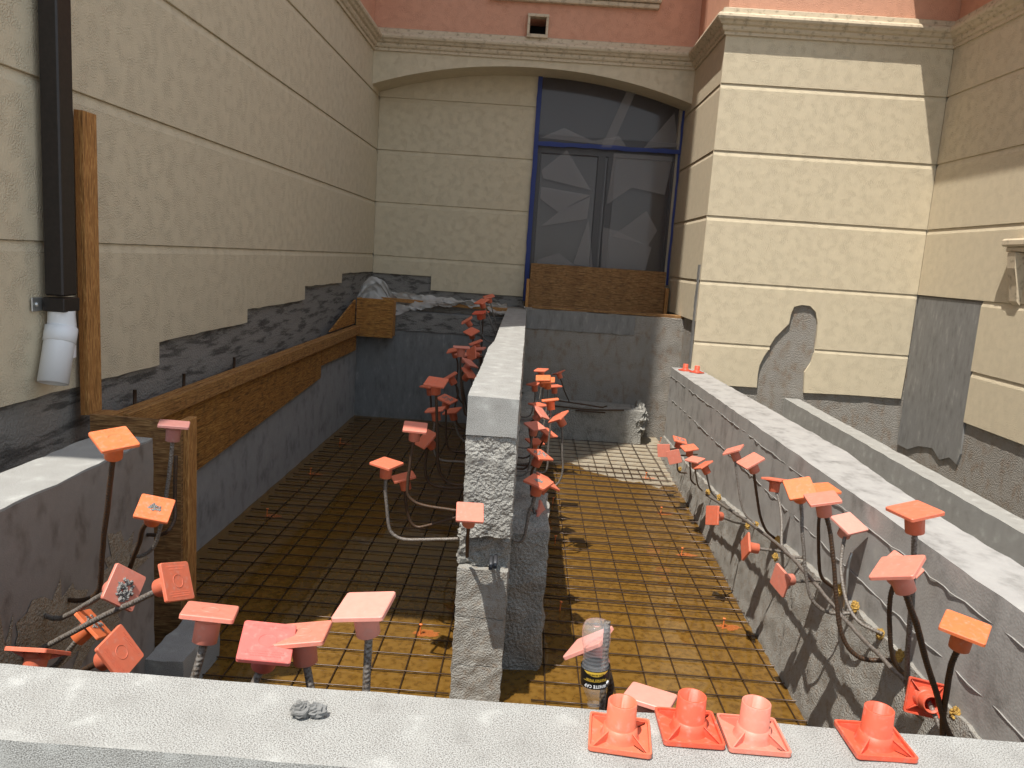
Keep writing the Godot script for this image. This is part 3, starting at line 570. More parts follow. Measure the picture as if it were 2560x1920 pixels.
# ---------- the scene ----------
func _ready() -> void:
	nz.seed = 7
	nz.frequency = 1.0
	nz.fractal_octaves = 3
	var cam := Camera3D.new()
	cam.name = "camera"
	cam.fov = 51.97
	cam.near = 0.05
	cam.far = 400.0
	cam.transform = Transform3D(Basis(Vector3(0.997, 0.067, -0.027), Vector3(-0.070, 0.985, -0.156), Vector3(0.016, 0.158, 0.987)).orthonormalized(), Vector3.ZERO)
	add_child(cam)
	cam.current = true
	var env := Environment.new()
	env.background_mode = Environment.BG_SKY
	var sm := ProceduralSkyMaterial.new()
	sm.sky_top_color = Color(0.66, 0.72, 0.79)
	sm.sky_horizon_color = Color(0.92, 0.92, 0.90)
	sm.sky_curve = 0.12
	sm.ground_bottom_color = Color(0.40, 0.38, 0.35)
	sm.ground_horizon_color = Color(0.62, 0.62, 0.60)
	var sky := Sky.new()
	sky.sky_material = sm
	env.sky = sky
	env.background_energy_multiplier = 1.5
	env.tonemap_mode = Environment.TONE_MAPPER_LINEAR
	env.tonemap_exposure = 1.2
	env.sdfgi_enabled = true
	env.ssao_enabled = true
	env.ssil_enabled = true
	var we := WorldEnvironment.new()
	we.name = "world"
	we.environment = env
	add_child(we)
	var sun := DirectionalLight3D.new()
	sun.name = "sun"
	sun.light_energy = 1.6
	sun.light_color = Color(1.0, 0.98, 0.945)
	sun.light_angular_distance = 0.5
	sun.shadow_enabled = true
	sun.basis = Basis.looking_at(Vector3(0.262, -1.0, -0.39).normalized(), Vector3(0, 0, -1))
	add_child(sun)
	materials()
	ground_and_floor()
	left_building()
	rear_wall()
	pier_and_right_wall()
	pit_walls()
	formwork()
	wire_meshes()
	rebar_and_caps()
	bottle()
	small_things()

func gray(a: float, b: float) -> Array:
	return [[0.0, Color(a, a, a)], [1.0, Color(b, b, b)]]

func materials() -> void:
	var speck := ntex("speck", 3, 0.16, 3, [[0.0, Color(0.40, 0.39, 0.38)], [0.30, Color(0.74, 0.73, 0.72)], [0.5, Color(0.92, 0.92, 0.91)], [0.8, Color(1, 1, 1)]])
	var fineh := ntex("fineh", 5, 0.17, 4, gray(0, 1))
	var blotch := ntex("blotch", 9, 0.012, 5, [[0.0, Color(0.30, 0.29, 0.27, 0.55)], [0.42, Color(0.42, 0.41, 0.39, 0.12)], [0.6, Color(0.6, 0.6, 0.58, 0.0)], [1.0, Color(0.75, 0.74, 0.70, 0.35)]], 512, 0, 0.66)
	var faint := ntex("faint", 10, 0.014, 5, [[0.0, Color(0.45, 0.44, 0.42, 0.40)], [0.35, Color(0.55, 0.54, 0.52, 0.10)], [0.55, Color(0.6, 0.6, 0.58, 0.0)], [1.0, Color(0.80, 0.80, 0.78, 0.5)]])
	var stuccoh := stucco_height(1024)
	var stuccoa := ntex("stuccoa", 12, 0.02, 5, gray(0.95, 1.0), 512, 0, 0.65)
	var roughh := ntex("roughh", 14, 0.04, 5, gray(0, 1))
	var stainv := ntex("stainv", 17, 0.014, 6, [[0.0, Color(0.12, 0.10, 0.085, 0.85)], [0.34, Color(0.17, 0.15, 0.13, 0.6)], [0.5, Color(0.3, 0.28, 0.25, 0.12)], [0.75, Color(0.45, 0.43, 0.40, 0.1)], [1.0, Color(0.58, 0.56, 0.53, 0.5)]], 512, 0, 0.68)
	var rustst := ntex("rustst", 19, 0.016, 4, [[0.0, Color(0.45, 0.30, 0.12, 0.5)], [0.4, Color(0.45, 0.33, 0.18, 0.1)], [0.6, Color(0.5, 0.48, 0.45, 0.0)], [1.0, Color(0.66, 0.65, 0.62, 0.45)]], 512, 0, 0.62)
	var woodg := ntex("woodg", 21, 0.02, 4, [[0.0, Color(0.42, 0.30, 0.18)], [0.45, Color(0.80, 0.68, 0.50)], [0.55, Color(0.95, 0.86, 0.70)], [0.62, Color(0.66, 0.50, 0.32)], [1.0, Color(1.0, 0.92, 0.78)]])
	var dirt := ntex("dirt", 23, 0.02, 5, [[0.0, Color(0.16, 0.11, 0.07, 0.8)], [0.42, Color(0.22, 0.16, 0.1, 0.25)], [0.6, Color(0.3, 0.25, 0.2, 0.0)], [1.0, Color(0.3, 0.25, 0.2, 0.0)]])
	var lightdirt := ntex("lightdirt", 24, 0.02, 5, [[0.0, Color(0.20, 0.15, 0.1, 0.55)], [0.36, Color(0.3, 0.22, 0.14, 0.10)], [0.5, Color(0.3, 0.25, 0.2, 0.0)], [1.0, Color(0.3, 0.25, 0.2, 0.0)]])
	var dust := ntex("dust", 25, 0.03, 4, [[0.0, Color(0.62, 0.52, 0.48, 0.0)], [0.55, Color(0.62, 0.52, 0.48, 0.0)], [0.8, Color(0.75, 0.62, 0.57, 0.16)], [1.0, Color(0.8, 0.7, 0.66, 0.3)]])
	mat("concrete", lin(0.41, 0.405, 0.385), 0.9, {"alb": speck, "s": 3.1, "bump": fineh, "bs": 0.10, "det": faint, "ds": 0.9})
	mat("concrete_form", lin(0.37, 0.355, 0.335), 0.85, {"alb": stuccoa, "s": 0.9, "bump": fineh, "bs": 0.06, "det": blotch, "ds": Vector3(0.9, 0.45, 0.6)})
	mat("concrete_rough", lin(0.40, 0.385, 0.35), 0.95, {"alb": speck, "s": 2.0, "bump": roughh, "bs": 0.8, "det": blotch, "ds": 1.1})
	mat("concrete_old", lin(0.36, 0.335, 0.30), 0.95, {"alb": speck, "s": 2.3, "bump": roughh, "bs": 0.6, "det": rustst, "ds": Vector3(0.9, 0.5, 0.9)})
	mat("concrete_stained", lin(0.33, 0.31, 0.285), 0.95, {"alb": speck, "s": 2.3, "bump": roughh, "bs": 0.5, "det": stainv, "ds": Vector3(0.45, 1.5, 0.22)})
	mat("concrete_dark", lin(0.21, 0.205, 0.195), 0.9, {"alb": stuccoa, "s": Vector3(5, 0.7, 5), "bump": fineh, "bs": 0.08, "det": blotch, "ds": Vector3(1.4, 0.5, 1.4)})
	mat("block", lin(0.41, 0.395, 0.36), 0.97, {"alb": speck, "s": 4.0, "bump": roughh, "bs": 0.4, "det": rustst, "ds": 2.2})
	mat("stucco", lin(0.62, 0.53, 0.375), 0.93, {"alb": stuccoa, "s": 0.8, "bump": stuccoh, "bs": 0.26})
	mat("stucco_pink", lin(0.64, 0.33, 0.215), 0.93, {"alb": stuccoa, "s": 0.7, "bump": stuccoh, "bs": 0.26})
	mat("cornice", lin(0.60, 0.50, 0.355), 0.95, {"alb": stuccoa, "s": 1.2, "bump": fineh, "bs": 0.10, "det": lightdirt, "ds": 1.1})
	mat("slab", lin(0.42, 0.36, 0.265), 0.9, {"alb": speck, "s": 1.6, "bump": fineh, "bs": 0.1, "det": rustst, "ds": 0.8})
	mat("water", lin(0.205, 0.108, 0.021, 0.90), 0.04, {"alb": ntex("murk", 29, 0.03, 4, [[0.0, Color(0.74, 0.70, 0.62)], [0.5, Color(0.92, 0.91, 0.88)], [1.0, Color(1, 1, 1)]]), "s": 1.2, "spec": 0.5})
	mat("ground", lin(0.30, 0.285, 0.26), 0.95, {"alb": speck, "s": 1.0, "bump": roughh, "bs": 0.5})
	mat("pavement", lin(0.36, 0.35, 0.33), 0.9, {"alb": speck, "s": 1.0, "bump": fineh, "bs": 0.1})
	mat("soil", lin(0.20, 0.175, 0.14), 1.0, {"alb": speck, "s": 2.0, "bump": roughh, "bs": 1.5})
	mat("ply", lin(0.60, 0.385, 0.14), 0.75, {"alb": woodg, "s": Vector3(0.35, 5.0, 0.35), "bump": fineh, "bs": 0.03, "det": lightdirt, "ds": 0.9})
	mat("ply_grey", lin(0.42, 0.31, 0.20), 0.8, {"alb": woodg, "s": Vector3(0.35, 5.0, 0.35), "bump": fineh, "bs": 0.03, "det": lightdirt, "ds": 1.3})
	mat("pine", lin(0.60, 0.42, 0.22), 0.75, {"alb": woodg, "s": Vector3(8.0, 9.0, 0.3), "det": lightdirt, "ds": 1.7})
	mat("pine_up", lin(0.68, 0.47, 0.25), 0.75, {"alb": woodg, "s": Vector3(8.0, 0.45, 8.0)})
	mat("ply_edge", lin(0.55, 0.34, 0.16), 0.8, {"alb": woodg, "s": Vector3(40.0, 1.0, 40.0)})
	mat("rebar", lin(0.085, 0.068, 0.055), 0.55, {"alb": ntex("rb", 31, 0.05, 4, [[0.0, Color(0.55, 0.5, 0.48)], [0.5, Color(1, 0.95, 0.9)], [0.62, Color(1.0, 0.72, 0.45)], [1.0, Color(1, 0.8, 0.55)]]), "s": 5.0, "metal": 0.35})
	mat("rebar_pale", lin(0.27, 0.255, 0.24), 0.6, {"alb": ntex("rb2", 33, 0.05, 4, [[0.0, Color(0.45, 0.36, 0.26)], [0.4, Color(0.8, 0.76, 0.72)], [1.0, Color(1, 1, 1)]]), "s": 4.0, "metal": 0.25})
	mat("wire", lin(0.060, 0.034, 0.018), 0.32, {"metal": 0.35})
	mat("galv", lin(0.5, 0.5, 0.48), 0.35, {"metal": 0.8})
	mat("nail", lin(0.75, 0.20, 0.05), 0.5)
	mat("paint", lin(0.80, 0.19, 0.05, 0.55), 0.7, {"alb": ntex("spray", 51, 0.07, 3, [[0.0, Color(1, 1, 1, 0.05)], [0.45, Color(1, 1, 1, 0.5)], [1.0, Color(1, 1, 1, 1)]]), "s": 6.0})
	mat("foam", lin(0.62, 0.38, 0.09), 0.9, {"bump": roughh, "s": 14.0, "bs": 0.5})
	mat("mortar", lin(0.40, 0.39, 0.37), 0.98, {"alb": speck, "s": 8.0, "bump": roughh, "bs": 0.6})
	mat("brown_metal", lin(0.022, 0.016, 0.014), 0.45, {"alb": ntex("bm", 41, 0.02, 4, gray(0.7, 1.0)), "s": 3.0})
	mat("pvc", lin(0.74, 0.75, 0.76), 0.32)
	mat("tape", lin(0.012, 0.028, 0.16), 0.6)
	mat("door_dark", lin(0.028, 0.024, 0.023), 0.4)
	mat("door_glass", lin(0.05, 0.042, 0.04), 0.08)
	mat("film", lin(0.16, 0.14, 0.14, 0.18), 0.35)
	mat("film_fold", lin(0.40, 0.37, 0.36, 0.26), 0.4)
	mat("film_white", lin(0.60, 0.57, 0.53, 0.62), 0.35)
	mat("void", lin(0.012, 0.011, 0.010), 0.95)
	mat("bottle", lin(0.95, 0.97, 1.0, 0.10), 0.03, {"spec": 0.6})
	mat("label_black", lin(0.01, 0.01, 0.01), 0.3)
	mat("label_yellow", lin(0.70, 0.46, 0.06), 0.35)
	mat("label_white", lin(0.85, 0.85, 0.85), 0.4)
	mat("plastic_dark", lin(0.05, 0.05, 0.055), 0.5)
	var cc := [[0.80, 0.185, 0.062], [0.70, 0.165, 0.085], [0.70, 0.225, 0.155], [0.78, 0.32, 0.25], [0.70, 0.155, 0.13], [0.70, 0.105, 0.05], [0.46, 0.19, 0.165]]
	for i in cc.size():
		mat("cap%d" % i, lin(cc[i][0], cc[i][1], cc[i][2]), 0.5, {"alb": stuccoa, "s": 3.0, "world": false, "det": dust, "ds": 2.5, "bump": fineh, "bs": 0.012})

func ground_and_floor() -> void:
	var s := st()
	quad(s, Vector3(-150, -2.0, -150), Vector3(150, -2.0, -150), Vector3(150, -2.0, 150), Vector3(-150, -2.0, 150))
	tag(build(s, "ground", mt.ground), "pale compacted ground around the building and the pit", "", "", "structure")
	s = st()
	nbox(s, Vector3(-14, -1.99, -1.08), Vector3(14, -1.52, 14))
	tag(build(s, "pavement", mt.pavement), "pale concrete pavement in front of the low front wall", "", "", "structure")
	s = st()
	nbox(s, Vector3(-1.96, -1.99, -8.7), Vector3(1.5, FLOOR, -1.25))
	var fl := build(s, "pit_floor", mt.slab)
	tag(fl, "tan concrete floor of the pit, dry only at the far right", "", "", "structure")
	# murky water: left bay whole, right bay up to a ragged shore
	var wl := st()
	quad(wl, Vector3(-1.9, FLOOR + 0.008, -8.62), Vector3(-0.1, FLOOR + 0.008, -8.62), Vector3(-0.1, FLOOR + 0.008, -1.3), Vector3(-1.9, FLOOR + 0.008, -1.3))
	tag(build(wl, "water", mt.water), "brown standing water covering the floor of the left bay", "", "", "structure")
	var pts := PackedVector2Array()
	pts.append(Vector2(-0.12, -1.3))
	pts.append(Vector2(1.45, -1.3))
	for i in 33:
		var t := i / 32.0
		var x := lerpf(1.45, -0.12, t)
		pts.append(Vector2(x, -6.62 - 0.55 * smoothstep(0.2, 0.75, t) + 0.16 * nz.get_noise_2d(x * 5.0, 3.0) + 0.08 * nz.get_noise_2d(x * 17.0, 8.0)))
	var wr := st()
	wr.set_smooth_group(-1)
	var ix := Geometry2D.triangulate_polygon(pts)
	for k in ix: wr.add_vertex(Vector3(pts[k].x, FLOOR + 0.009, pts[k].y))
	tag(build(wr, "water", mt.water), "shallow brown water over the floor of the right bay", "", "", "structure")

func left_building() -> void:
	var b := thing("stucco_wall", "tall shaded cream stucco wall with horizontal grooves on the left", "wall", Vector3.ZERO)
	var o := Vector3(XL, 0, 0)
	var e := Vector3(0, 0, -1)
	var n := Vector3(1, 0, 0)
	var G := [-0.06, 0.563, 1.17, 1.775, 2.2]
	for k in 4:
		var s := st()
		course(s, o, e, n, 2.2, 9.675, G[k], G[k + 1], 0.03, k < 3)
		build(s, "stucco_course", mt.stucco, b)
	var steps := [[2.2, 2.84, -0.66], [2.84, 4.113, -0.68], [4.113, 5.415, -0.562], [5.415, 6.796, -0.474], [6.796, 8.115, -0.362], [8.115, 9.675, -0.273]]
	for q in steps:
		var s := st()
		var pts := PackedVector2Array()
		var m := 12
		for i in m + 1:
			var x: float = lerpf(q[0], q[1] - 0.0005, float(i) / m)
			pts.append(Vector2(x, q[2] - 0.004 * i / m + 0.008 * nz.get_noise_1d(x * 9.0)))
		pts.append(Vector2(q[1] - 0.0005, -0.10))
		pts.append(Vector2(q[0], -0.10))
		panel(s, pts, o, e, n, 0.025)
		s.set_smooth_group(-1)
		quad(s, o + e * float(q[0]) + Vector3.UP * -0.10, o + e * float(q[1]) + Vector3.UP * -0.10, o + e * float(q[1]) + Vector3.UP * -0.06 - n * 0.012, o + e * float(q[0]) + Vector3.UP * -0.06 - n * 0.012)
		build(s, "stucco_course", mt.stucco, b)
	# pale edge of broken stucco at the far left
	var s := st()
	nbox(s, Vector3(-2.3, -2.0, -9.7), Vector3(XL - 0.026, 0.05, -2.2), 0.16, 0.010, 5.0)
	build(s, "concrete_base", mt.concrete_stained, b)
	s = st()
	nbox(s, Vector3(-6, 0.0, -9.9), Vector3(XL - 0.0305, 3.8, -2.22))
	build(s, "wall_core", mt.stucco, b)
	s = st()
	course(s, o, e, n, 2.2, 9.25, 2.44, 3.79, 0.03, false)
	build(s, "pink_band", mt.stucco_pink, b)
	s = st()
	moulding_part(s, 0)
	build(s, "cornice", mt.cornice, b)
	s = st()
	nbox(s, Vector3(-6.2, 3.8, -12.0), Vector3(-1.45, 3.97, -1.57))
	nbox(s, Vector3(-6.2, 3.801, -1.569), Vector3(-2.5, 3.969, -0.84))
	build(s, "eave", mt.cornice, b)
	s = st()
	nbox(s, Vector3(-7, 3.971, -13.0), Vector3(XL, 19.0, -3.58))
	build(s, "upper_storey", mt.stucco_pink, b)

const CPATH := [Vector3(-1.95, 0, -2.2), Vector3(-1.95, 0, -9.24), Vector3(1.645, 0, -9.24), Vector3(1.645, 0, -7.83), Vector3(3.76, 0, -7.83), Vector3(3.76, 0, -2.8)]
func moulding_part(s: SurfaceTool, i: int) -> void:
	var prof := [Vector2(0, 0), Vector2(0.018, 0), Vector2(0.02, 0.028), Vector2(0.036, 0.036), Vector2(0.046, 0.052), Vector2(0.048, 0.074), Vector2(0.07, 0.084), Vector2(0.085, 0.105), Vector2(0.106, 0.118), Vector2(0.114, 0.138), Vector2(0.108, 0.160), Vector2(0.088, 0.176), Vector2(0.055, 0.184), Vector2(0.052, 0.226), Vector2(0.0, 0.246)]
	s.set_smooth_group(-1)
	var N := []
	for k in CPATH.size():
		var d0: Vector3 = (CPATH[k] - CPATH[maxi(0, k - 1)]).normalized()
		var d1: Vector3 = (CPATH[mini(CPATH.size() - 1, k + 1)] - CPATH[k]).normalized()
		if k == 0: d0 = d1
		if k == CPATH.size() - 1: d1 = d0
		var n0 := Vector3(-d0.z, 0, d0.x)
		var n1 := Vector3(-d1.z, 0, d1.x)
		var n := (n0 + n1).normalized()
		N.append(n / maxf(0.2, n.dot(n0)))
	var A: Vector3 = CPATH[i]
	var B: Vector3 = CPATH[i + 1]
	var m: int = maxi(2, int(A.distance_to(B) / 0.10))
	for q in m:
		for k in prof.size() - 1:
			var V := []
			for c in [[q, k], [q, k + 1], [q + 1, k + 1], [q + 1, k]]:
				var t: float = float(c[0]) / m
				var pr: Vector2 = prof[c[1]]
				var nn: Vector3 = N[i].lerp(N[i + 1], t) if (t == 0.0 or t == 1.0) else Vector3(-(B - A).normalized().z, 0, (B - A).normalized().x)
				var p: Vector3 = A.lerp(B, t) + nn * pr.x + Vector3.UP * (2.188 + pr.y)
				V.append(p if (t == 0.0 or t == 1.0) else jit(p, 0.0015, 7.0))
			quad(s, V[0], V[1], V[2], V[3])

func rear_wall() -> void:
	var b := thing("arched_wall", "shaded cream wall with a flat arch over the taped-up doorway", "wall", Vector3.ZERO)
	var o := Vector3(0, 0, ZB)
	var e := Vector3(1, 0, 0)
	var n := Vector3(0, 0, 1)
	var G := [-0.073, 0.563, 1.172, 1.774, 2.25]
	for k in 4:
		var s := st()
		course(s, o, e, n, XL + 0.001, -0.075, G[k], G[k + 1], 0.03, k < 3)
		build(s, "stucco_course", mt.stucco, b)
	for q in [[XL + 0.001, -1.232, -0.29], [-1.2315, -0.10, -0.458]]:
		var s := st()
		course(s, o, e, n, q[0], q[1], q[2], -0.073, 0.025, true)
		build(s, "stucco_course", mt.stucco, b)
	var s := st()
	nbox(s, Vector3(-2.0, -2.0, ZB - 0.4), Vector3(-0.075, 0.0, ZB - 0.0265), 0.16, 0.006, 6.0)
	build(s, "concrete_base", mt.concrete_stained, b)
	s = st()
	nbox(s, Vector3(-2.1, 0.001, ZB - 0.4), Vector3(-0.076, 2.3, ZB - 0.031))
	nbox(s, Vector3(1.60, -0.6, ZB - 0.4), Vector3(1.70, 2.3, ZB - 0.031))
	build(s, "wall_core", mt.stucco, b)
	# arch
	s = st()
	var pts := PackedVector2Array()
	for i in 33:
		var t := i / 32.0
		var x := lerpf(XL + 0.001, 1.644, t)
		var u := (x + 0.15) / 1.8
		pts.append(Vector2(x, 2.112 - 0.283 * pow(absf(u), 2.1)))
	pts.append(Vector2(1.644, 2.25))
	pts.append(Vector2(XL + 0.001, 2.25))
	panel(s, pts, Vector3(0, 0, ZA), e, n, 0.435)
	build(s, "arch", mt.stucco, b)
	s = st()
	moulding_part(s, 1)
	build(s, "cornice", mt.cornice, b)
	s = st()
	var h := [-0.225, -0.042, 2.445, 2.63]
	for r in [[XL + 0.001, h[0], 2.43, 15.0], [h[1], 1.644, 2.43, 15.0], [h[0], h[1], h[3], 15.0], [h[0], h[1], 2.43, h[2]]]:
		nbox(s, Vector3(r[0], r[2], ZA - 0.3), Vector3(r[1], r[3], ZA - 0.003))
	build(s, "pink_band", mt.stucco_pink, b)
	s = st()
	nbox(s, Vector3(-0.24, 2.42, ZA - 0.32), Vector3(-0.03, 2.66, ZA - 0.301))
	build(s, "scupper_recess", mt.void, b)
	s = st()
	cbox(s, Vector3(-0.1335, 2.645, ZA + 0.02), Vector3(0.235, 0.032, 0.10), 0.004)
	cbox(s, Vector3(-0.1335, 2.427, ZA + 0.025), Vector3(0.235, 0.038, 0.12), 0.004)
	cbox(s, Vector3(-0.236, 2.537, ZA + 0.02), Vector3(0.028, 0.18, 0.10), 0.004)
	cbox(s, Vector3(-0.031, 2.537, ZA + 0.02), Vector3(0.028, 0.18, 0.10), 0.004)
	build(s, "scupper_frame", mt.cornice, b)
	s = st()
	cbox(s, Vector3(0.25, 2.87, ZA + 0.04), Vector3(1.90, 0.05, 0.11), 0.012)
	cbox(s, Vector3(0.25, 2.815, ZA + 0.025), Vector3(1.86, 0.05, 0.07), 0.008)
	build(s, "window_sill", mt.cornice, b)
	# niche floor
	s = st()
	nbox(s, Vector3(-1.94, -1.99, ZB - 0.01), Vector3(1.70, -0.585, -8.79))
	tag(build(s, "niche_floor", mt.concrete_old), "concrete floor of the niche in front of the door", "", "", "structure")
	# doorway
	var d := thing("door", "dark double door behind plastic film and blue tape in the niche", "door", Vector3(0.79, -0.58, ZB - 0.06))
	s = st()
	nbox(s, Vector3(-0.86, 0.0, -0.10), Vector3(0.86, 2.75, -0.06))
	build(s, "door_leaf", mt.door_glass, d)
	s = st()
	for x in [-0.83, -0.06, 0.06, 0.83]:
		cbox(s, Vector3(x, 0.97, -0.03), Vector3(0.09, 1.94, 0.05), 0.004)
	for y in [0.1, 1.90, 2.0]:
		cbox(s, Vector3(0, y, -0.028), Vector3(1.72, 0.11, 0.05), 0.004)
	build(s, "door_frame", mt.door_dark, d)
	var f := thing("plastic_film", "translucent plastic film taped over the door in the niche", "film", Vector3.ZERO)
	for q in [[-0.06, 1.64, 1.37, 2.13, 3.0], [-0.06, 1.64, -0.1, 1.36, 9.0]]:
		s = st()
		s.set_smooth_group(1)
		var nx := 46
		var ny := 40
		var P := func(i: int, j: int) -> Vector3:
			var x := lerpf(q[0], q[1], float(i) / nx)
			var y := lerpf(q[2], q[3], float(j) / ny)
			var fall: float = absf(y - 1.36)
			var z := 0.022 * nz.get_noise_3d(x * 2.2 + y * 0.5, y * 0.9, q[4]) + 0.012 * absf(nz.get_noise_3d((x + 0.25 * y) * 9.0, y * 1.3, q[4] + 4.0)) + 0.006 * nz.get_noise_3d(x * 22.0 - y * 4.0, y * 3.0, q[4]) * (1.0 - minf(1.0, fall * 1.2))
			return Vector3(x, y, ZB + 0.01 + z)
		for j in ny:
			for i in nx:
				quad(s, P.call(i, j), P.call(i, j + 1), P.call(i + 1, j + 1), P.call(i + 1, j))
		build(s, "sheet", mt.film, f)
	# folded flaps of film
	var flaps := [
		[[0.02, 1.05], [0.30, 1.30], [0.62, 0.86], [0.05, 0.96]],
		[[0.03, 0.86], [0.62, 0.80], [0.25, 0.58], [0.03, 0.72]],
		[[0.06, 0.40], [0.60, 0.52], [0.62, 0.78], [0.28, 0.60]],
		[[0.48, -0.02], [0.62, 0.52], [0.72, -0.05]],
		[[0.92, 0.34], [1.30, 0.66], [1.45, 0.44], [1.36, 0.26]],
		[[0.80, 0.44], [0.98, 0.40], [1.40, 0.24], [1.35, -0.05], [0.82, -0.05]],
		[[0.86, 1.30], [1.55, 1.30], [1.50, 0.86], [1.10, 0.92], [0.82, 0.70]],
		[[0.04, 0.0], [0.30, 0.10], [0.52, -0.05], [0.05, -0.08]],
		[[0.70, 1.36], [0.95, 2.02], [1.05, 2.0], [0.82, 1.36]],
		[[1.20, 1.38], [1.52, 1.80], [1.60, 1.42]],
		[[-0.02, 1.42], [0.25, 1.55], [0.60, 1.42], [0.9, 1.5], [1.0, 1.38]],
	]
	for i in flaps.size():
		s = st()
		var pp := PackedVector2Array()
		for c in flaps[i]: pp.append(Vector2(c[0], c[1]))
		panel(s, pp, Vector3(0, 0, ZB + 0.042 + 0.004 * (i % 3)), e, n, 0.0006)
		build(s, "film_flap", mt.film_fold, f)
	var tp := thing("painters_tape", "blue tape strips framing the plastic film on the door", "tape", Vector3.ZERO)
	for q in [[-0.095, -0.042, -0.5, 2.13], [1.615, 1.642, -0.2, 1.83]]:
		s = st()
		nbox(s, Vector3(q[0], q[2], ZB + 0.028), Vector3(q[1], q[3], ZB + 0.033), 0.09, 0.01, 4.0)
		build(s, "tape_strip", mt.tape, tp)
	s = st()
	nbox(s, Vector3(-0.05, 1.335, ZB + 0.040), Vector3(1.64, 1.385, ZB + 0.046), 0.05, 0.014, 5.0)
	build(s, "tape_strip", mt.tape, tp)
	s = st()
	cbox(s, Vector3(0.775, -0.305, -9.45), Vector3(1.60, 0.525, 0.019), 0.002)
	var pl := build(s, "plywood_board", mt.ply_grey)
	tag(pl, "weathered brown plywood board across the foot of the taped door", "board")
	for x in [-0.045, 1.60]:
		s = st()
		cbox(s, Vector3(x, -0.40, -9.43), Vector3(0.038, 0.34, 0.089), 0.003)
		var wb := build(s, "wood_block", mt.pine_up)
		tag(wb, "short upright timber at the %s end of the door plywood" % ("left" if x < 0 else "right"), "timber", "timbers propping the door plywood")

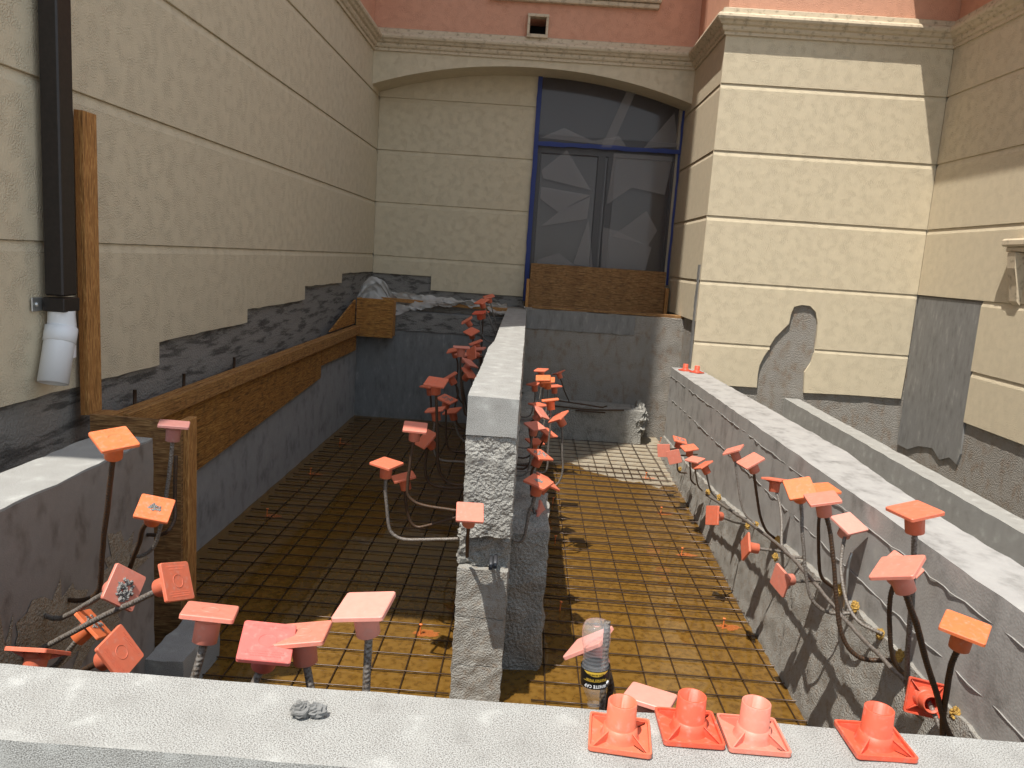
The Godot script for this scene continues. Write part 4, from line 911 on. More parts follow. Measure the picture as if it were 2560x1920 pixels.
func pier_and_right_wall() -> void:
	var b := thing("stucco_pier", "sunlit cream stucco pier with grooves right of the niche", "pier", Vector3.ZERO)
	var o := Vector3(0, 0, ZP)
	var e := Vector3(1, 0, 0)
	var n := Vector3(0, 0, 1)
	var G := [-0.09, 0.535, 1.147, 1.76, 2.25]
	for k in 4:
		var s := st()
		course(s, o, e, n, 1.645, 3.758, G[k], G[k + 1], 0.03, k < 3)
		build(s, "stucco_course", mt.stucco, b)
		s = st()
		course(s, Vector3(1.645, 0, 0), Vector3(0, 0, -1), Vector3(-1, 0, 0), 7.862, 9.64, G[k], G[k + 1], 0.03, k < 3)
		build(s, "stucco_course", mt.stucco, b)
	var low := [
		[[1.645, -0.685], [2.395, -0.685], [2.436, -0.6], [2.50, -0.52], [2.555, -0.454], [2.562, -0.36], [2.585, -0.285], [2.66, -0.262], [2.74, -0.268], [2.80, -0.32], [2.834, -0.435], [2.842, -0.56], [2.838, -0.685], [3.758, -0.685], [3.758, -0.13], [1.645, -0.13]],
		[[1.645, -1.10], [2.0, -1.112], [2.315, -1.11], [2.308, -0.98], [2.315, -0.886], [2.345, -0.80], [2.385, -0.725], [1.645, -0.725]],
		[[2.784, -1.13], [3.2, -1.12], [3.748, -1.12], [3.758, -0.725], [2.836, -0.725], [2.82, -0.82], [2.767, -0.924], [2.775, -1.02]],
	]
	var slopes := [[1.645, 3.758, -0.13], [1.645, 2.395, -0.725], [2.836, 3.758, -0.725]]
	for k in 3:
		var s := st()
		var pp := PackedVector2Array()
		for c in low[k]: pp.append(Vector2(c[0], c[1]))
		panel(s, pp, o, e, n, 0.028)
		var sl: Array = slopes[k]
		s.set_smooth_group(-1)
		quad(s, Vector3(sl[0], sl[2], ZP), Vector3(sl[1], sl[2], ZP), Vector3(sl[1], sl[2] + 0.04, ZP - 0.012), Vector3(sl[0], sl[2] + 0.04, ZP - 0.012))
		build(s, "stucco_course", mt.stucco, b)
	for q in [[-0.50, -0.09]]:
		var s := st()
		course(s, Vector3(1.645, 0, 0), Vector3(0, 0, -1), Vector3(-1, 0, 0), 7.862, 9.64, q[0], q[1], 0.03, true)
		build(s, "stucco_course", mt.stucco, b)
	var s := st()
	nbox(s, Vector3(1.68, -2.0, -9.72), Vector3(3.9, 0.0, ZP - 0.0295), 0.12, 0.008, 6.0)
	build(s, "concrete_base", mt.concrete_old, b)
	s = st()
	nbox(s, Vector3(1.677, 0.001, -10.2), Vector3(4.2, 2.3, ZP - 0.0315))
	build(s, "wall_core", mt.stucco, b)
	s = st()
	nbox(s, Vector3(1.636, -0.92, -7.97), Vector3(1.6445, 0.06, -7.885), 0.03, 0.006, 20.0)
	build(s, "mortar_strip", mt.concrete_dark, b)
	for i in [2, 3]:
		s = st()
		moulding_part(s, i)
		build(s, "cornice", mt.cornice, b)
	s = st()
	nbox(s, Vector3(1.646, 2.43, -9.6), Vector3(6.2, 15.0, ZP - 0.003))
	build(s, "pink_band", mt.stucco_pink, b)
	# right wall
	var w := thing("stucco_wall", "cream stucco wall on the right, sunlit below and shaded above", "wall", Vector3.ZERO)
	var wo := Vector3(XW, 0, 0)
	var we := Vector3(0, 0, 1)
	var wn := Vector3(-1, 0, 0)
	for k in 4:
		s = st()
		course(s, wo, we, wn, -7.828, -2.8, G[k], G[k + 1], 0.03, k < 3)
		build(s, "stucco_course", mt.stucco, w)
	for q in [[-6.712, -0.685, -0.09], [-6.70, -1.125, -0.685]]:
		s = st()
		course(s, wo, we, wn, q[0], -2.8, q[1], q[2], 0.028, true)
		build(s, "stucco_course", mt.stucco, w)
	s = st()
	var pa := PackedVector2Array([Vector2(-7.822, -0.10), Vector2(-6.722, -0.105), Vector2(-6.718, -0.69), Vector2(-6.71, -1.12), Vector2(-6.69, -1.40), Vector2(-6.72, -1.50), Vector2(-6.85, -1.47), Vector2(-7.0, -1.53), Vector2(-7.15, -1.46), Vector2(-7.4, -1.50), Vector2(-7.6, -1.58), Vector2(-7.82, -1.58)])
	panel(s, pa, wo + Vector3(0.010, 0, 0), we, wn, 0.016)
	build(s, "mortar_patch", mt.concrete_dark, w)
	s = st()
	nbox(s, Vector3(XW + 0.0285, -2.0, -7.85), Vector3(4.3, 0.0, -2.8), 0.12, 0.008, 6.0)
	build(s, "concrete_base", mt.concrete_old, w)
	s = st()
	nbox(s, Vector3(XW + 0.0315, 0.001, -7.85), Vector3(4.6, 2.3, -2.8))
	build(s, "wall_core", mt.stucco, w)
	s = st()
	moulding_part(s, 4)
	build(s, "cornice", mt.cornice, w)
	s = st()
	nbox(s, Vector3(XW + 0.003, 2.43, -7.826), Vector3(4.6, 3.2, -2.8))
	build(s, "pink_band", mt.stucco_pink, w)
	s = st()
	nbox(s, Vector3(3.225, 3.0, -8.3), Vector3(5.0, 3.12, -2.6))
	build(s, "eave", mt.cornice, w)
	for k in 24:
		s = st()
		var z := -8.2 + k * 0.235
		var B := Basis(Vector3(1, 0, 0), Vector3(0, 1, 0), Vector3(0, 0, 1)).rotated(Vector3(0, 0, 1), PI / 2 - 0.25)
		lathe(s, [Vector2(0.0, 0.0), Vector2(0.09, 0.0), Vector2(0.10, -0.9), Vector2(0.0, -0.9)], 12, Vector3(3.262 + 0.012 * sin(k * 2.3), 3.16 + 0.012 * sin(k * 1.7), z), B)
		build(s, "roof_tile", mt.cornice, w)
	# moulded window sill and bracket on the right wall
	s = st()
	cbox(s, Vector3(XW - 0.06, 0.375, -5.72), Vector3(0.12, 0.06, 1.30), 0.014)
	cbox(s, Vector3(XW - 0.045, 0.325, -5.72), Vector3(0.09, 0.04, 1.24), 0.008)
	build(s, "window_sill", mt.cornice, w)
	s = st()
	var br := PackedVector2Array([Vector2(0, 0.30), Vector2(0.10, 0.30), Vector2(0.085, 0.18), Vector2(0.05, 0.05), Vector2(0.03, -0.07), Vector2(0.0, -0.10)])
	panel(s, br, Vector3(XW - 0.0005, 0, -6.19), Vector3(-1, 0, 0), Vector3(0, 0, 1), 0.10)
	build(s, "sill_bracket", mt.cornice, w)

func pit_walls() -> void:
	var s := st()
	nbox(s, Vector3(-3.3, -1.99, -1.312), Vector3(3.4, -0.79, -1.10), 0.03, 0.003, 14.0)
	tag(build(s, "low_wall", mt.concrete), "low pale concrete wall across the front, closest to the viewer", "wall")
	s = st()
	swall(s, [[-1.313, -1.657, -1.44, -0.79], [-2.98, -1.657, -1.44, -0.79]], -1.99, 0.05, 0.007, 9.0)
	tag(build(s, "low_wall", mt.concrete), "short concrete stub wall at left with patched stains on its side", "wall")
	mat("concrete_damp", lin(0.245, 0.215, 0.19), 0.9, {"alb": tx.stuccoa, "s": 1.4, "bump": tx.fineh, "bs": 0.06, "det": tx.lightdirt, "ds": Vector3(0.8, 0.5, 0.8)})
	mat("concrete_tan", lin(0.40, 0.33, 0.245), 0.95, {"alb": tx.speck, "s": 3.0, "bump": tx.roughh, "bs": 0.7, "det": tx.rustst, "ds": 3.0})
	var stub := get_node("low_wall_001")
	s = st()
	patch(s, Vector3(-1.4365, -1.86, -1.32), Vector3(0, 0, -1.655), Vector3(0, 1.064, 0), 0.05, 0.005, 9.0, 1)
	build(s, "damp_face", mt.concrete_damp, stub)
	for q in [[-2.30, -1.24, 0.17, 0.11], [-2.06, -1.30, 0.10, 0.16], [-2.72, -1.22, 0.16, 0.14], [-1.86, -1.26, 0.08, 0.10], [-2.55, -1.36, 0.22, 0.10]]:
		s = st()
		s.set_smooth_group(-1)
		var c0 := Vector3(-1.4285, q[1], q[0])
		var pv := Vector3.ZERO
		for k in 29:
			var an := TAU * k / 28.0
			var rr: float = 1.0 + 0.8 * nz.get_noise_2d(cos(an) * 2.2 + q[0] * 9.0, sin(an) * 2.2)
			var vv := c0 + Vector3(-0.006, sin(an) * q[3] * rr, cos(an) * q[2] * rr)
			if k > 0: tri(s, c0 + Vector3(0.002, 0, 0), pv, vv)
			pv = vv
		build(s, "repair_patch", mt.concrete_tan, stub)
	s = st()
	nbox(s, Vector3(-1.44, -1.87, -3.28), Vector3(-1.285, -1.68, -2.90), 0.05, 0.01, 9.0)
	tag(build(s, "concrete_block", mt.concrete), "small concrete ledge block on the floor beside the left stub wall", "block")
	s = st()
	swall(s, [[-3.42, -1.972, -1.88, -1.0], [-8.6, -1.972, -1.88, -1.0]], -1.99, 0.16, 0.008, 4.0)
	tag(build(s, "low_wall", mt.concrete_form), "grey streaked concrete wall of the left bay below the plywood form", "wall")
	# rear wall of the pit
	var pb := thing("low_wall", "old stained concrete wall closing the rear of the pit", "wall", Vector3.ZERO)
	s = st()
	nbox(s, Vector3(-0.05, -1.99, -8.80), Vector3(1.70, -0.53, -8.60), 0.06, 0.012, 6.0)
	build(s, "right_section", mt.concrete_old, pb)
	s = st()
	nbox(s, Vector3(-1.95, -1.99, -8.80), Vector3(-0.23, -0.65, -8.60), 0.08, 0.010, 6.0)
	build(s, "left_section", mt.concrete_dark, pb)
	s = st()
	nbox(s, Vector3(-1.94, -0.86, -8.598), Vector3(-0.235, -0.655, -8.585), 0.04, 0.016, 8.0)
	build(s, "rough_band", mt.concrete_stained, pb)
	s = st()
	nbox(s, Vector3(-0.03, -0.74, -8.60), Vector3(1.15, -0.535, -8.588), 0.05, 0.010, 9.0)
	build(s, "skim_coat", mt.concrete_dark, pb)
	# broken beam lying against it
	s = st()
	nbox(s, Vector3(0.02, -1.87, -8.59), Vector3(1.26, -1.50, -8.17), 0.05, 0.02, 7.0)
	lump(s, Vector3(1.25, -1.62, -8.36), Vector3(0.09, 0.17, 0.2), 0.5, 2.4, 18, 24)
	tag(build(s, "broken_beam", mt.concrete_rough), "broken concrete beam with crumbled end lying before the rear pit wall", "rubble")
	# right pit wall
	var A := thing("low_wall", "long grey concrete wall with pale top on the right of the pit", "wall", Vector3.ZERO)
	s = st()
	swall(s, [[-1.313, 1.335, 1.56, -0.81], [-2.7, 1.352, 1.575, -0.839], [-3.4, 1.366, 1.62, -0.855], [-4.0, 1.378, 1.68, -0.87], [-4.8, 1.395, 1.69, -0.89], [-6.3, 1.426, 1.71, -0.93], [-7.90, 1.458, 1.74, -0.976]], -1.99, 0.07, 0.006, 7.0)
	build(s, "wall_body", mt.concrete_form, A)
	for dy in [0.085, 0.30]:
		s = st()
		var Sx := [[-1.4, 1.337, -0.812], [-2.7, 1.352, -0.839], [-4.0, 1.378, -0.87], [-6.3, 1.426, -0.93], [-7.88, 1.457, -0.975]]
		var lp := []
		for q in Sx: lp.append(Vector3(q[1] - 0.001, q[2] - dy, q[0]))
		tube(s, lp, 0.0022, 5, 0.04, 0.0, 0.009)
		build(s, "form_joint", mt.concrete_form, A)
	s = st()
	swall(s, [[-1.313, 1.335, 1.50, -1.22], [-2.9, 1.335, 1.50, -1.245], [-3.8, 1.335, 1.5, -1.325], [-4.3, 1.342, 1.5, -1.40], [-5.1, 1.375, 1.5, -1.50], [-6.3, 1.405, 1.5, -1.60], [-7.45, 1.43, 1.5, -1.66], [-7.9, 1.44, 1.5, -1.68]], -1.99, 0.03, 0.013, 9.0, 0.06)
	build(s, "rough_footing", mt.block, A)
	s = st()
	swall(s, [[-2.6, 2.593, 2.745, -1.215], [-7.82, 2.593, 2.745, -1.195]], -1.99, 0.10, 0.006, 7.0)
	tag(build(s, "kerb_wall", mt.concrete), "thin low concrete kerb wall beyond the right pit wall", "wall")
	s = st()
	patch(s, Vector3(1.5, -1.44, -2.0), Vector3(1.1, 0, 0), Vector3(0, 0, -5.9), 0.07, 0.07, 4.0, 1)
	tag(build(s, "soil", mt.soil), "strip of dirt between the right pit wall and the kerb wall", "", "", "structure")
	# middle wall
	var m := thing("low_wall", "pale concrete block wall dividing the pit down the middle", "wall", Vector3.ZERO)
	var cl := [[-3.02, -0.217], [-3.43, -0.223], [-3.88, -0.222], [-4.15, -0.226], [-4.71, -0.234], [-5.08, -0.218], [-5.57, -0.221], [-6.15, -0.228], [-7.05, -0.236], [-8.60, -0.242]]
	var S := []
	for q in cl:
		S.append([q[0], q[1], -0.018 - 0.003 * (-q[0] - 3.0) + 0.005 * nz.get_noise_1d(q[0] * 3.0), -0.54])
	s = st()
	swall(s, S, -0.695, 0.04, 0.004, 12.0)
	build(s, "top_beam", mt.concrete, m)
	s = st()
	swall(s, [[-3.30, -0.214, -0.016, -0.694], [-5.5, -0.222, -0.022, -0.694], [-8.6, -0.238, -0.036, -0.694]], -1.99, 0.05, 0.014, 9.0)
	build(s, "wall_body", mt.concrete_rough, m)
	s = st()
	nbox(s, Vector3(-0.213, -1.112, -3.302), Vector3(-0.014, -0.697, -3.026), 0.012, 0.010, 13.0)
	build(s, "rough_face", mt.concrete_rough, m)
	s = st()
	nbox(s, Vector3(-0.222, -1.256, -3.302), Vector3(-0.02, -1.116, -3.085), 0.012, 0.024, 16.0)
	build(s, "broken_core", mt.concrete_rough, m)
	for y in [[-1.468, -1.259], [-1.681, -1.472], [-1.90, -1.685]]:
		s = st()
		nbox(s, Vector3(-0.221, y[0], -3.302), Vector3(-0.014, y[1], -3.05), 0.014, 0.008, 14.0)
		build(s, "block", mt.block, m)
	for q in [[-0.085, -1.235], [-0.068, -1.228]]:
		s = st()
		lathe(s, [Vector2(0.0062, 0.0), Vector2(0.0085, 0.0), Vector2(0.0085, 0.07), Vector2(0.0062, 0.07), Vector2(0.0062, 0.0)], 14, Vector3(q[0], q[1], -3.005), Basis(Vector3(1, 0, 0), Vector3(0, 0.35, -0.94), Vector3(0, 0.94, 0.35)))
		build(s, "conduit_stub", mt.plastic_dark, m)
	s = st()
	nbox(s, Vector3(-0.03, -1.88, -3.95), Vector3(0.150, -1.19, -3.34), 0.03, 0.030, 5.0)
	build(s, "broken_footing", mt.concrete_rough, m)
	s = st()
	nbox(s, Vector3(-0.03, -1.88, -8.55), Vector3(0.10, -1.36, -3.96), 0.05, 0.04, 6.0)
	build(s, "rough_footing", mt.concrete_rough, m)

func formwork() -> void:
	var f := thing("formwork", "yellowed plywood form with timber rail along the left bay", "formwork", Vector3.ZERO)
	var s := st()
	var p1 := PackedVector2Array([Vector2(3.5, -1.37), Vector2(7.0, -1.185), Vector2(7.0, -0.86), Vector2(3.5, -0.86)])
	panel(s, p1, Vector3(-1.845, 0, 0), Vector3(0, 0, -1), Vector3(1, 0, 0), 0.019)
	build(s, "plywood_sheet", mt.ply, f)
	s = st()
	var p2 := PackedVector2Array([Vector2(7.003, -1.075), Vector2(8.40, -1.09), Vector2(8.40, -0.86), Vector2(7.003, -0.86)])
	panel(s, p2, Vector3(-1.843, 0, 0), Vector3(0, 0, -1), Vector3(1, 0, 0), 0.019)
	build(s, "plywood_sheet", mt.ply, f)
	s = st()
	cbox(s, Vector3(-1.822, -0.868, -5.95), Vector3(0.038, 0.089, 4.9), 0.003)
	build(s, "rail", mt.pine, f)
	s = st()
	cbox(s, Vector3(-1.868, -0.842, -5.98), Vector3(0.038, 0.038, 4.86), 0.003)
	build(s, "back_rail", mt.pine, f)
	s = st()
	panel(s, PackedVector2Array([Vector2(7.35, -0.80), Vector2(8.38, -0.80), Vector2(8.38, -0.55)]), Vector3(-1.858, 0, 0), Vector3(0, 0, -1), Vector3(1, 0, 0), 0.019)
	build(s, "gusset", mt.ply, f)
	for z in [-3.75, -4.3, -5.05]:
		s = st()
		tube(s, [Vector3(-1.905, -1.1, z), Vector3(-1.905, -0.76, z - 0.01)], 0.009, 8, 0.05)
		tag(build(s, "rebar_stub", mt.rebar), "%s short dark rebar stub behind the form rail" % {-3.75: "nearest", -4.3: "middle", -5.05: "farthest"}[z], "rebar", "stubs behind the rail")
	var c := thing("corner_form", "square plywood box form in the rear left corner", "formwork", Vector3(-1.65, -0.73, -8.39))
	s = st()
	cbox(s, Vector3(0.0, 0.0, 0), Vector3(0.395, 0.41, 0.019), 0.002)
	build(s, "plywood_face", mt.ply, c)
	s = st()
	cbox(s, Vector3(-0.19, 0.0, -0.09), Vector3(0.019, 0.40, 0.155), 0.002)
	cbox(s, Vector3(0.18, 0.0, -0.09), Vector3(0.03, 0.38, 0.155), 0.002)
	build(s, "side", mt.pine_up, c)
	var ep := thing("end_form", "plywood end panel with timber post closing the form at left", "formwork", Vector3.ZERO)
	s = st()
	panel(s, PackedVector2Array([Vector2(-1.87, -1.86), Vector2(-1.47, -1.86), Vector2(-1.47, -0.795), Vector2(-1.87, -0.79)]), Vector3(0, 0, -3.30), Vector3(1, 0, 0), Vector3(0, 0, 1), 0.019)
	build(s, "plywood_panel", mt.ply_grey, ep)
	s = st()
	cbox(s, Vector3(-1.466, -1.325, -3.365), Vector3(0.038, 1.07, 0.089), 0.003)
	build(s, "post", mt.pine_up, ep)
	s = st()
	cbox(s, Vector3(-1.83, -0.81, -3.37), Vector3(0.09, 0.038, 0.10), 0.003)
	build(s, "cleat", mt.pine, ep)
	# tall plywood strip leaning on the wall
	var bd := thing("plywood_strip", "tall narrow plywood strip standing beside the downspout", "board", Vector3(-1.905, -0.8, -3.33))
	bd.rotation = Vector3(0.0, 0.0, 0.004)
	for k in 2:
		s = st()
		cbox(s, Vector3(-0.012 + 0.019 * k, 0.64, -0.05), Vector3(0.0185, 1.285 - 0.003 * k, 0.105), 0.001)
		build(s, "ply_layer", mt.pine_up if k == 1 else mt.ply_edge, bd)

func wire_meshes() -> void:
	var bays := [
		["rusty welded wire mesh on the flooded floor of the left bay", -1.80, -0.25, -0.44, -8.45, -1.6],
		["rusty welded wire mesh on the floor of the right bay", 0.12, 1.30, 0.336, -7.15, -1.6],
		["second sheet of welded wire mesh overlapping at the dry far end of the right bay", 0.20, 1.42, 0.40, -8.15, -6.75],
	]
	for bi in 3:
		var q: Array = bays[bi]
		var g := thing("wire_mesh", q[0], "wire mesh", Vector3(0, 0, 0), "wire mesh sheets on the pit floor")
		var y := FLOOR + 0.013 + (0.010 if bi == 2 else 0.0)
		var x: float = q[3]
		while x - 0.1525 > q[1]: x -= 0.1525
		while x < q[2]:
			var s := st()
			var pts := []
			for i in 9: pts.append(Vector3(x + 0.006 * nz.get_noise_2d(x * 9, i), y, lerpf(q[4], q[5], i / 8.0)))
			tube(s, pts, 0.0036, 6, 0.25)
			build(s, "wire", mt.wire, g)
			x += 0.1525
		var z: float = -4.16 + (0.06 if bi == 2 else 0.0)
		while z + 0.1525 < q[5]: z += 0.1525
		while z > q[4]:
			var s := st()
			var pts := []
			var a: float = nz.get_noise_2d(z * 13.0, bi * 7.0) * 0.04
			for i in 5: pts.append(Vector3(lerpf(q[1] - 0.02 + a, q[2] + 0.03 + a, i / 4.0), y + 0.0065, z + 0.005 * nz.get_noise_2d(z * 7, i * 3)))
			tube(s, pts, 0.0036, 6, 0.2)
			build(s, "wire", mt.wire, g)
			z -= 0.1525

func cap_parts() -> Dictionary:
	var S := 0.052
	var s := st()
	var out := PackedVector2Array()
	for c in [[1, 1], [-1, 1], [-1, -1], [1, -1]]:
		for k in 5:
			var a := atan2(c[1], c[0]) - PI / 4 + PI / 8 * k
			out.append(Vector2(c[0] * (S - 0.006), c[1] * (S - 0.006)) + Vector2(cos(a), sin(a)) * 0.006)
	var N := out.size()
	var ring := func(scale: float, y: float) -> Array:
		var r := []
		for p in out: r.append(Vector3(p.x * scale, y, p.y * scale))
		return r
	var levels := [ring.call(0.972, 0.0), ring.call(1.0, -0.0018), ring.call(1.0, -0.0095), ring.call(0.93, -0.0095), ring.call(0.92, -0.0036)]
	s.set_smooth_group(-1)
	var dome := ring.call(0.34, 0.0004)
	for k in N:
		quad(s, levels[0][k], levels[0][(k + 1) % N], dome[(k + 1) % N], dome[k])
		tri(s, dome[k], dome[(k + 1) % N], Vector3(0, 0.0, 0))
		tri(s, levels[4][k], levels[4][(k + 1) % N], Vector3(0, -0.0036, 0))
		for l in 4:
			quad(s, levels[l][k], levels[l][(k + 1) % N], levels[l + 1][(k + 1) % N], levels[l + 1][k])
	var d := {"flange": mesh_of(s)}
	s = st()
	lathe(s, [Vector2(0.0335, -0.0034), Vector2(0.0300, -0.010), Vector2(0.0285, -0.022), Vector2(0.0265, -0.0225), Vector2(0.0255, -0.0240), Vector2(0.0245, -0.0655), Vector2(0.0240, -0.066), Vector2(0.0212, -0.066), Vector2(0.0215, -0.012), Vector2(0.0, -0.0115)], 28)
	d.stem = mesh_of(s)
	s = st()
	panel(s, PackedVector2Array([Vector2(0.026, -0.0036), Vector2(0.062, -0.0036), Vector2(0.062, -0.0075), Vector2(0.0285, -0.0215), Vector2(0.026, -0.0215)]), Vector3(0, 0, 0.001), Vector3(1, 0, 0), Vector3(0, 0, 1), 0.002)
	d.gusset = mesh_of(s)
	s = st()
	# raised worn lettering in rows and the ring mark of the mould
	var rr := RandomNumberGenerator.new()
	rr.seed = 5
	for row in [[-0.040, 0.0042, 0.068], [-0.033, 0.0042, 0.05], [0.028, 0.0030, 0.07], [0.034, 0.0030, 0.076], [0.040, 0.0030, 0.06]]:
		var x: float = -row[2] / 2
		while x < row[2] / 2:
			var w: float = row[1] * rr.randf_range(0.4, 0.75)
			cbox(s, Vector3(x + w / 2, 0.0002, row[0]), Vector3(w * 0.45, 0.0012, row[1]), 0.0002)
			if rr.randf() < 0.75: cbox(s, Vector3(x + w * 0.75, 0.0002, row[0] + row[1] * rr.randf_range(-0.4, 0.4)), Vector3(w * 0.6, 0.0011, row[1] * 0.25), 0.0002)
			x += row[1] * 0.95
	lathe(s, [Vector2(0.0165, 0.0), Vector2(0.0168, 0.0011), Vector2(0.0182, 0.0011), Vector2(0.0186, 0.0)], 28)
	d.lettering = mesh_of(s)
	for k in 3:
		s = st()
		var P := RandomNumberGenerator.new()
		P.seed = 40 + k
		for i in [26, 22, 60][k]:
			var rad: float = [0.040, 0.018, 0.024][k]
			var a := P.randf() * TAU
			var r := sqrt(P.randf()) * rad
			lump(s, Vector3(cos(a) * r, 0.001, sin(a) * r * (0.75 if k != 2 else 1.25) + (0.006 if k == 2 else 0.0)), Vector3(P.randf_range(0.003, 0.007), P.randf_range(0.0015, 0.004) * (2.2 if k == 2 else 1.0), P.randf_range(0.003, 0.007)), 0.8, 2.0, 5, 7)
		d["splat%d" % k] = mesh_of(s)
	return d

func rebar_and_caps() -> void:
	var cp := cap_parts()
	var near_letter := [0, 2, 4, 6, 8, 9, 10]
	for i in caps_data.size():
		var q: Array = caps_data[i]
		var t := thing("rebar_protector", q[0], "rebar cap", Vector3.ZERO, q[1])
		var v: Array = q[4]
		t.transform = Transform3D(Basis(Vector3(v[0], v[1], v[2]), Vector3(v[3], v[4], v[5]), Vector3(v[6], v[7], v[8])).orthonormalized(), Vector3(v[9], v[10], v[11]))
		make_cap(t, cp, q[2], q[3], i in near_letter)
	# two caps left standing on the far end of the right pit wall
	for k in 2:
		var t := thing("rebar_protector", ["left of two upturned red orange rebar caps at the right wall's far end", "right of two upturned red orange rebar caps at the right wall's far end"][k], "rebar cap", Vector3.ZERO, "upturned rebar caps at the far end of the right wall")
		t.transform = Transform3D(Basis(Vector3(1, 0, 0), Vector3(0, -1, 0), Vector3(0, 0, -1)).rotated(Vector3.UP, 0.3 + 0.4 * k), [Vector3(1.545, -0.966, -7.62), Vector3(1.632, -0.962, -7.50)][k])
		make_cap(t, cp, 5, 0, false)
	for q in rods_data:
		var pts := flat_pts(q[3])
		var d: float = q[2]
		var s := st()
		var big: bool = d < 4.3
		tube(s, pts, 0.0064 if d > 2.7 else 0.0072, 10 if big else 6, 0.0034 if d < 3.2 else (0.006 if big else 0.02), 0.0105 if d < 3.2 else (0.014 if big else 0.0), 0.002)
		var pale: bool = fmod(d * 7.3, 1.0) < 0.45
		tag(build(s, "rebar", mt.rebar_pale if pale else mt.rebar), q[0], "rebar", q[1])
	var s := st()
	tube(s, flat_pts(loose_data), 0.0075, 8, 0.01, 0.02, 0.004)
	tag(build(s, "rebar", mt.rebar_pale), "long straight rebar lying along the rough base of the right pit wall", "rebar")
	s = st()
	tube(s, flat_pts(bare_data), 0.0066, 10, 0.0035, 0.0105)
	tag(build(s, "rebar", mt.rebar), "dark uncapped rebar standing before the plywood end panel", "rebar")
	s = st()
	tube(s, flat_pts(silver_data), 0.005, 8, 0.02)
	tag(build(s, "wire_rod", mt.galv), "thin bright steel rod with hooked tip at the right pit wall", "rod")
	var lying := ["dark rebar with hooked end lying above the broken beam", "longest dark rebar lying across the broken beam", "short dark rebar lying lowest on the broken beam"]
	for q in [[Vector3(0.30, -1.44, -8.16), Vector3(0.62, -1.46, -8.14), Vector3(0.86, -1.475, -8.12), Vector3(0.875, -1.455, -8.12)], [Vector3(0.3, -1.50, -8.15), Vector3(0.7, -1.51, -8.13), Vector3(1.06, -1.495, -8.16)], [Vector3(0.55, -1.53, -8.14), Vector3(0.86, -1.525, -8.1)]]:
		s = st()
		tube(s, q, 0.008, 6, 0.05)
		tag(build(s, "rebar", mt.rebar), lying.pop_front(), "rebar", "rebars lying on the broken beam")
	var fw := ["tenth", "eleventh"]
	for i in foam_data.size():
		s = st()
		var p: Vector3 = foam_data[i]
		var k: float = 0.8 + 0.4 * absf(nz.get_noise_1d(i * 5.0))
		lump(s, p, Vector3(0.016, 0.024, 0.018) * k, 0.55, 2.4, 14, 16)
		var ord := ["first", "second", "third", "fourth", "fifth", "sixth", "seventh", "eighth", "ninth", "tenth", "eleventh", "twelfth"]
		var rank := 0
		for o in foam_data:
			if o.z > p.z: rank += 1
		tag(build(s, "foam_blob", mt.foam), "yellow spray foam blob, %s from the front along the right pit wall" % ord[rank], "foam", "foam blobs at the right pit wall")

func make_cap(t: Node3D, cp: Dictionary, ci: int, splat: int, letters: bool) -> void:
	var m: Material = mt["cap%d" % ci]
	var fl := inst(cp.flange, "flange", m, t)
	inst(cp.stem, "stem", m, t)
	for k in 4:
		var g := inst(cp.gusset, "gusset", m, t)
		g.rotation.y = PI / 4 + PI / 2 * k
	if letters:
		inst(cp.lettering, "lettering", m, fl)
	if splat > 0:
		var sp := inst(cp["splat%d" % [0, 1, 1, 2][splat - 1]], "mortar_splatter", mt.mortar, t)
		sp.set_meta("label", "grey dried mortar crust")

